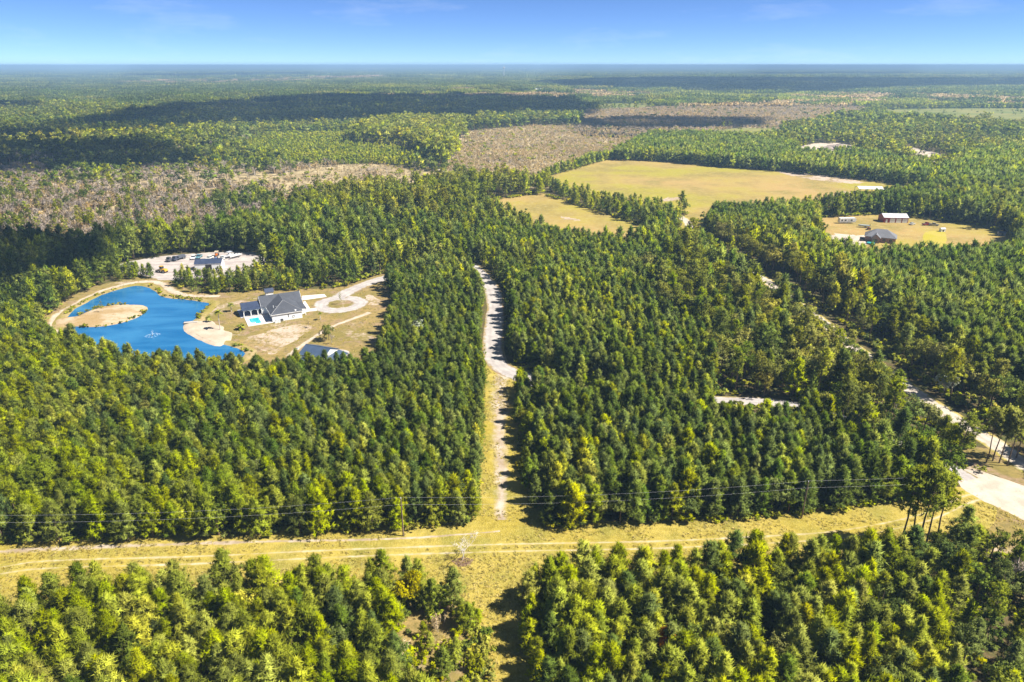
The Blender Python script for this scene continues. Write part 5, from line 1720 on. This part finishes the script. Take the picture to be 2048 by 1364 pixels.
for k in range(5):
    a = rf_.uniform(0, 6.28); m = MB(); prev = (0, 0, .3); hh = rf_.uniform(2.0, 4.2)
    for i in range(1, 8):
        tt = i / 7
        p = (math.cos(a) * 1.5 * tt, math.sin(a) * 1.5 * tt, .3 + hh * (1.8 * tt - tt * tt) * 1.1)
        m.tube(prev, p, .07 * (1.1 - tt * .8), .07 * (1.0 - tt * .8), 4)
        prev = p
    m.build("jet", foam, o)

# ------------------------------------------------------------------ power line
P1 = np.array(G(807, 1072)); P2 = np.array(G(1603, 1037))
step_ = P2 - P1
POLES = [P1 - step_, P1, P2, P2 + step_ * 0.42]
ang = math.atan2(step_[1], step_[0])
pole_names = ["", "grey wooden power pole standing on the grass strip left of the track", "wooden power pole among bushes at the right of the grass strip", "wooden power pole hidden in the tall pines on the right"]
PH = 9.2
for i, p in enumerate(POLES):
    if i in (0, 3): continue
    o = empty("power_pole", (p[0], p[1], 0), ang + math.pi / 2, pole_names[i], "power pole", "power poles")
    MB().tube((0, 0, -.2), (0, 0, PH), .17, .11, n=8).build("pole", wood_pole, o)
    MB().box(-.08, .08, -.3, .3, PH - 1.75, PH - 1.6).build("bracket", wood_pole, o)
    MB().tube((0, 0, PH), (0, 0, PH + .28), .07, .05, n=6).build("insulator", white_trim, o)
    MB().tube((0, .28, PH - 1.6), (0, .28, PH - 1.4), .06, .05, n=6).build("insulator", white_trim, o)
for k, (dz, lb) in enumerate(((.28, "upper power cable strung along the grass strip"), (-1.4, "lower power cable strung along the grass strip"))):
    m = MB()
    for a, b in zip(POLES[:-1], POLES[1:]):
        prev = None
        sag = 1.3 * (np.linalg.norm(b - a) / np.linalg.norm(step_)) ** 2
        for i in range(25):
            tt = i / 24
            q = a + (b - a) * tt
            p = (q[0], q[1], PH + dz - 4 * sag * tt * (1 - tt))
            if prev: m.tube(prev, p, .0075, n=4, cap=False)
            prev = p
    tag(m.build("power_cable", flat("aluminium cable", (.72, .73, .75), .5), None), lb, "cable", "power cables")

# ------------------------------------------------------------------ single trees and palms
def palm(loc, h, crown, label, lean=0.0):
    tb = TB(int(h * 100)); r = tb.r
    o = empty("palm_tree", (loc[0], loc[1], 0), r.uniform(0, 6), label, "palm", "palms around the pond and house")
    m = MB(); prev = np.zeros(3)
    for i in range(1, 6):
        p = np.array([lean * (i / 5) ** 2, 0, h * i / 5]); m.tube(prev, p, .17 - .012 * i, .16 - .012 * i, 8, cap=False); prev = p
    m.build("trunk", greybark, o)
    for k in range(18):
        a = k * 2.4; el = r.uniform(-.5, 1.1)
        vs, fs, tn = [], [], []
        d = np.array([math.cos(a), math.sin(a), 0])
        sd = np.array([-math.sin(a), math.cos(a), 0])
        L_ = crown * r.uniform(.85, 1.15)
        for i in range(7):
            tt = i / 6
            c = prev + d * L_ * tt * math.cos(el * (1 - tt * .3)) + np.array([0, 0, L_ * (math.sin(el) * tt - .55 * tt * tt)])
            wd = L_ * .26 * math.sin(math.pi * min(1, .12 + tt * .9)) + .02
            vs += [c - sd * wd - np.array([0, 0, wd * .35]), c, c + sd * wd - np.array([0, 0, wd * .35])]
        for i in range(6):
            fs += [(i * 3, i * 3 + 1, i * 3 + 4, i * 3 + 3), (i * 3 + 1, i * 3 + 2, i * 3 + 5, i * 3 + 4)]
        fr = link_mesh("frond", vs, fs, LM['palm'], o)
        at_ = fr.data.attributes.new("tone", 'FLOAT', 'POINT'); at_.data.foreach_set("value", np.full(len(vs), r.uniform(.2, .8), np.float32))
    return o


palm(G(440.7, 661), 7.2, 1.7, "tallest palm, on bare ground between the beach and house", .4)
palm(G(463, 623), 3.0, 1.6, "palm on the grass left of the porch roof")
palm(G(482.5, 659), 1.5, 2.1, "short bushy palm at the corner of the pool paving")
palm(G(641, 640), 2.6, 1.1, "small palm right of the house, in front of the front walk")
palm(G(418, 645), 2.1, 1.5, "low palm at the top corner of the beach")


def sapling(loc, h, lm, label):
    tb = TB(int(h * 77)); r = tb.r
    tr_ = trunk(tb, h, .06, .1, 5, 3)
    for k in range(26):
        tb.tuft(tr_(h * (.45 + .55 * k / 26)) + r.normal(size=3) * .35, (0, 0, 1), 7, .3, .16, 1.2)
    o = empty("sapling", (loc[0], loc[1], 0), 0, label, "tree")
    for nm, me in (("trunk", wood_mesh("sapling_trunk", tb, greybark)), ("crown", crown_mesh("sapling_crown", tb, LM[lm]))):
        c = bpy.data.objects.new(nm, me); COL.objects.link(c); c.parent = o
    return o


sapling(G(681, 609), 5.0, 'broad', "thin sapling in the grass centre of the turning circle")
sapling(G(206, 627), 5.5, 'broad', "thin lone sapling on the sandy pond island")
sapling(G(618, 655), 2.8, 'tan', "small bare sapling on the yard right of the pool")
plant('broadleaf', G(650, 684), 6.2, label="bushy green yard tree just above the blue-roofed barn, left of two", variant=1, group="yard trees")
plant('broadleaf', G(658, 680), 6.8, label="taller green yard tree above the blue-roofed barn, right of two", variant=2, group="yard trees")
plant('bare', G(664, 687), 4.5, label="clump of grey bare stems beside the two green yard trees", variant=1, name="bare_shrub", cat="shrub")
plant('autumn', G(1716, 618), 11.0, label="orange-yellow autumn tree above the sandy road on the right")
plant('silver', G(836, 690), 9.5, label="silvery grey tree among pines left of the gravel road", variant=0)
plant('silver', G(1885, 790), 8.0, label="silvery round tree at the edge of the dark rows on the right", variant=1)
plant('silver', G(1346, 1335), 5.0, label="grey-white bushy tree at the bottom edge, right of the ride", variant=0)
plant('rust', G(1326, 1330), 7.5, label="rusty dead pine at the bottom edge, right of the ride")
for k, (px_, py_, h_, lb) in enumerate(((500, 1240, 7.5, "bright yellow vine-covered tree below the strip, far left of the ride"), (770, 1230, 7.8, "bright yellow vine-covered tree below the strip, nearest the pole"),
                                        (815, 1215, 8.2, "bright yellow vine-covered tree below the strip, close to the dead snag"))):
    plant('yellow', G(px_, py_), h_, label=lb, group="yellow trees below the strip", variant=k % 2)
TP = [(1800, 1098, 18.5, "tall leaning pine at the right end of the grass strip, leftmost of the row"), (1818, 1090, 18, "second tall pine from the left at the right end of the grass strip"), (1832, 1104, 19.5, "third tall pine from the left at the right end of the grass strip"),
      (1850, 1098, 18, "fourth tall pine from the left at the right end of the grass strip"), (1868, 1090, 17, "rightmost tall pine at the right end of the grass strip"), (1972, 925, 14.5, "tall pine on the verge by the sandy road, leftmost of five"), (1985, 922, 15, "tall pine on the verge by the sandy road, second of five"),
      (1998, 926, 14.8, "tall pine on the verge by the sandy road, third of five"), (2014, 932, 14, "tall pine on the verge by the sandy road, fourth of five"), (2032, 916, 15.5, "tall pine on the verge by the sandy road, rightmost of five")]
for px_, py_, h_, lb in TP:
    plant('tall_pine', G(px_, py_), h_, label=lb, group="tall roadside pines")
# dead snag on its mulch ring
tb = bare_tree(991, 0, 6.5)
o = empty("dead_snag", (*G(925, 1119), 0), .4, "bleached dead snag on a dark mulch ring in the grass strip", "tree")
for nm, me in (("trunk", wood_mesh("snag_trunk", tb, palebark)), ("twigs", crown_mesh("snag_twigs", tb, palebark))):
    c = bpy.data.objects.new(nm, me); COL.objects.link(c); c.parent = o
for px_, py_, h_, lb in ((1578, 700, 9, "white leafless tree among pines left of the sandy road"), (1790, 830, 8, "brown leafless tree beside the sandy road above the gravel lane"), (570, 935, 6.5, "grey leafless sapling in the stand left of the track"), (2010, 1180, 10, "pale branching dead tree at the right edge of the picture")):
    plant('bare', G(px_, py_), h_, label=lb)

# ------------------------------------------------------------------ far things
wt = np.array(G(1008, 160)) * 1.15
o = empty("water_tower", (wt[0], wt[1], 0), 0, "white water tower breaking the far horizon", "water tower")
for k in range(6):
    a = k * 1.047
    MB().tube((math.cos(a) * 7, math.sin(a) * 7, 0), (math.cos(a) * 5, math.sin(a) * 5, 66), .7, n=6).build("leg", white_trim, o)
bm = bmesh.new(); bmesh.ops.create_uvsphere(bm, u_segments=20, v_segments=12, radius=8.5)
for v in bm.verts: v.co.z = v.co.z * .8 + 72
me = bpy.data.meshes.new("tank"); bm.to_mesh(me); bm.free(); me.materials.append(white_metal); c = bpy.data.objects.new("tank", me); COL.objects.link(c); c.parent = o
for px_, py_, L_, lb in ((1617, 178, 60, "long pale-roofed farm building far off on the right"), (1640, 179, 30, "short pale-roofed building beside the long far one"), (1075, 183, 40, "pale building far off in the middle of the woods")):
    p = G(px_, py_)
    gable("farm_building", p, .1, L_, L_ * .45, 6, 10, white_metal, pale_roof, lb, "building", .5, doors=(('front', -4, 4, .05, 4.5, dark_inside),))
for px_, py_, s_, lb in ((1655, 299, 9, "left grey spoil heap in the far sand pit"), (1672, 297, 12, "right grey spoil heap in the far sand pit")):
    p = G(px_, py_)
    m = bmesh.new(); bmesh.ops.create_icosphere(m, subdivisions=3, radius=1)
    for v in m.verts:
        k_ = 1 + .3 * mnoise.noise(v.co * 2.5 + Vector((px_, 0, 0)))
        v.co = Vector((v.co.x * s_ * k_, v.co.y * s_ * .7 * k_, max(-.05, v.co.z) * s_ * .38 * k_))
    me = bpy.data.meshes.new("spoil_heap"); m.to_mesh(me); m.free(); me.materials.append(flat("grey spoil", (.30, .25, .22), .95, var=.2, scale=.3))
    q = bpy.data.objects.new("spoil_heap", me); COL.objects.link(q); q.location = (p[0], p[1], .05)
    tag(q, lb, "heap", "spoil heaps")

# ------------------------------------------------------------------ clouds that throw the broad shadows (they float above the picture's upper edge)
t = NT("thin white cloud")
_d = t.n("ShaderNodeBsdfDiffuse"); _d.inputs[0].default_value = (0.85, 0.86, 0.88, 1)
_t = t.n("ShaderNodeBsdfTransparent"); _m = t.n("ShaderNodeMixShader"); _m.inputs[0].default_value = 0.62
t.l(_d.outputs[0], _m.inputs[2]); t.l(_t.outputs[0], _m.inputs[1])
_n = t.n("ShaderNodeMapRange"); t.l(t.noise(0.008, 4), _n.inputs[0]); _n.inputs[1].default_value = 0.3; _n.inputs[2].default_value = 0.7; _n.inputs[3].default_value = 0.3; _n.inputs[4].default_value = 0.62
t.l(_n.outputs[0], _m.inputs[0])
t.l(_m.outputs[0], t.out.inputs[0])
cloud_mat = t.m


def cloud(outline, z, seed, rad):
    """a flat-based cumulus whose shadow falls on the given outline on the ground"""
    r = np.random.default_rng(seed)
    sh = np.array([SUN_V.x, SUN_V.y]) / SUN_V.z * z
    P = np.array(outline)
    lo, hi = P.min(0), P.max(0)
    pts = []
    for gx in np.arange(lo[0], hi[0], rad * 1.15):
        for gy in np.arange(lo[1], hi[1], rad * 1.15):
            q = np.array([gx, gy]) + r.uniform(-.35, .35, 2) * rad
            if in_poly(np.array([q[0]]), np.array([q[1]]), outline)[0]:
                pts.append(q)
    for i in range(len(P)):
        a, b = P[i], P[(i + 1) % len(P)]
        for k in range(max(1, int(np.linalg.norm(b - a) / (rad * 1.3)))):
            c = P.mean(0)
            p = a + (b - a) * r.random()
            pts.append(p + (c - p) / (np.linalg.norm(c - p) + 1e-6) * rad * 0.7)
    bm = bmesh.new()
    for q in pts:
        R = rad * r.uniform(0.65, 1.25)
        m = bmesh.ops.create_icosphere(bm, subdivisions=2, radius=R)
        off = Vector((q[0] + sh[0], q[1] + sh[1], z + R * 0.25))
        for v in m['verts']:
            k = 1 + 0.28 * mnoise.noise(v.co * (2.2 / R) + Vector((q[0], q[1], 0)))
            c = v.co * k
            c.z = c.z * 0.7 if c.z > 0 else c.z * 0.25
            v.co = c + off
    me = bpy.data.meshes.new("cloud")
    bm.to_mesh(me); bm.free()
    me.materials.append(cloud_mat)
    o = bpy.data.objects.new("cloud", me)
    COL.objects.link(o)
    return tag(o, kind='structure')


CLOUDS = [([(150, 256), (250, 236), (420, 208), (700, 196), (1000, 192), (1175, 208), (1185, 224), (1100, 236), (960, 240), (800, 248), (640, 252), (450, 256), (300, 266)], 70),
          ([(-300, 272), (60, 266), (170, 272), (240, 284), (120, 298), (-300, 300)], 34),
          ([(-300, 320), (60, 312), (230, 308), (350, 318), (420, 330), (240, 342), (60, 348), (-300, 354)], 24),
          ([(1150, 240), (1300, 234), (1520, 238), (1530, 252), (1400, 256), (1190, 258)], 28),
          ([(1060, 166), (1300, 158), (2300, 160), (2300, 171), (1900, 176), (1600, 186), (1300, 182), (1170, 176)], 110),
          ([(-300, 214), (50, 212), (66, 222), (-300, 232)], 40),
          ([(-400, 490), (40, 492), (190, 508), (230, 520), (160, 562), (50, 594), (-400, 630)], 13),
          ([(250, 152), (600, 148), (640, 151), (300, 156)], 160),
          ([(1500, 148), (1800, 147), (1850, 150), (1520, 151)], 160)]
for i, (o_, rad) in enumerate(CLOUDS):
    cloud(GP(o_), 800.0, 40 + i, rad)

# ------------------------------------------------------------------ haze
hz = MB(); hz.box(-64000, 64000, -64000, 64000, -1.5, 96.0)
t = NT("haze")
pv = t.n("ShaderNodeVolumePrincipled")
pv.inputs["Color"].default_value = (0.42, 0.69, 1.0, 1)
pv.inputs["Density"].default_value = 0.00017
pv.inputs["Anisotropy"].default_value = 0.0
t.l(pv.outputs[0], t.out.inputs["Volume"])
tag(hz.build("haze", t.m), kind='stuff')
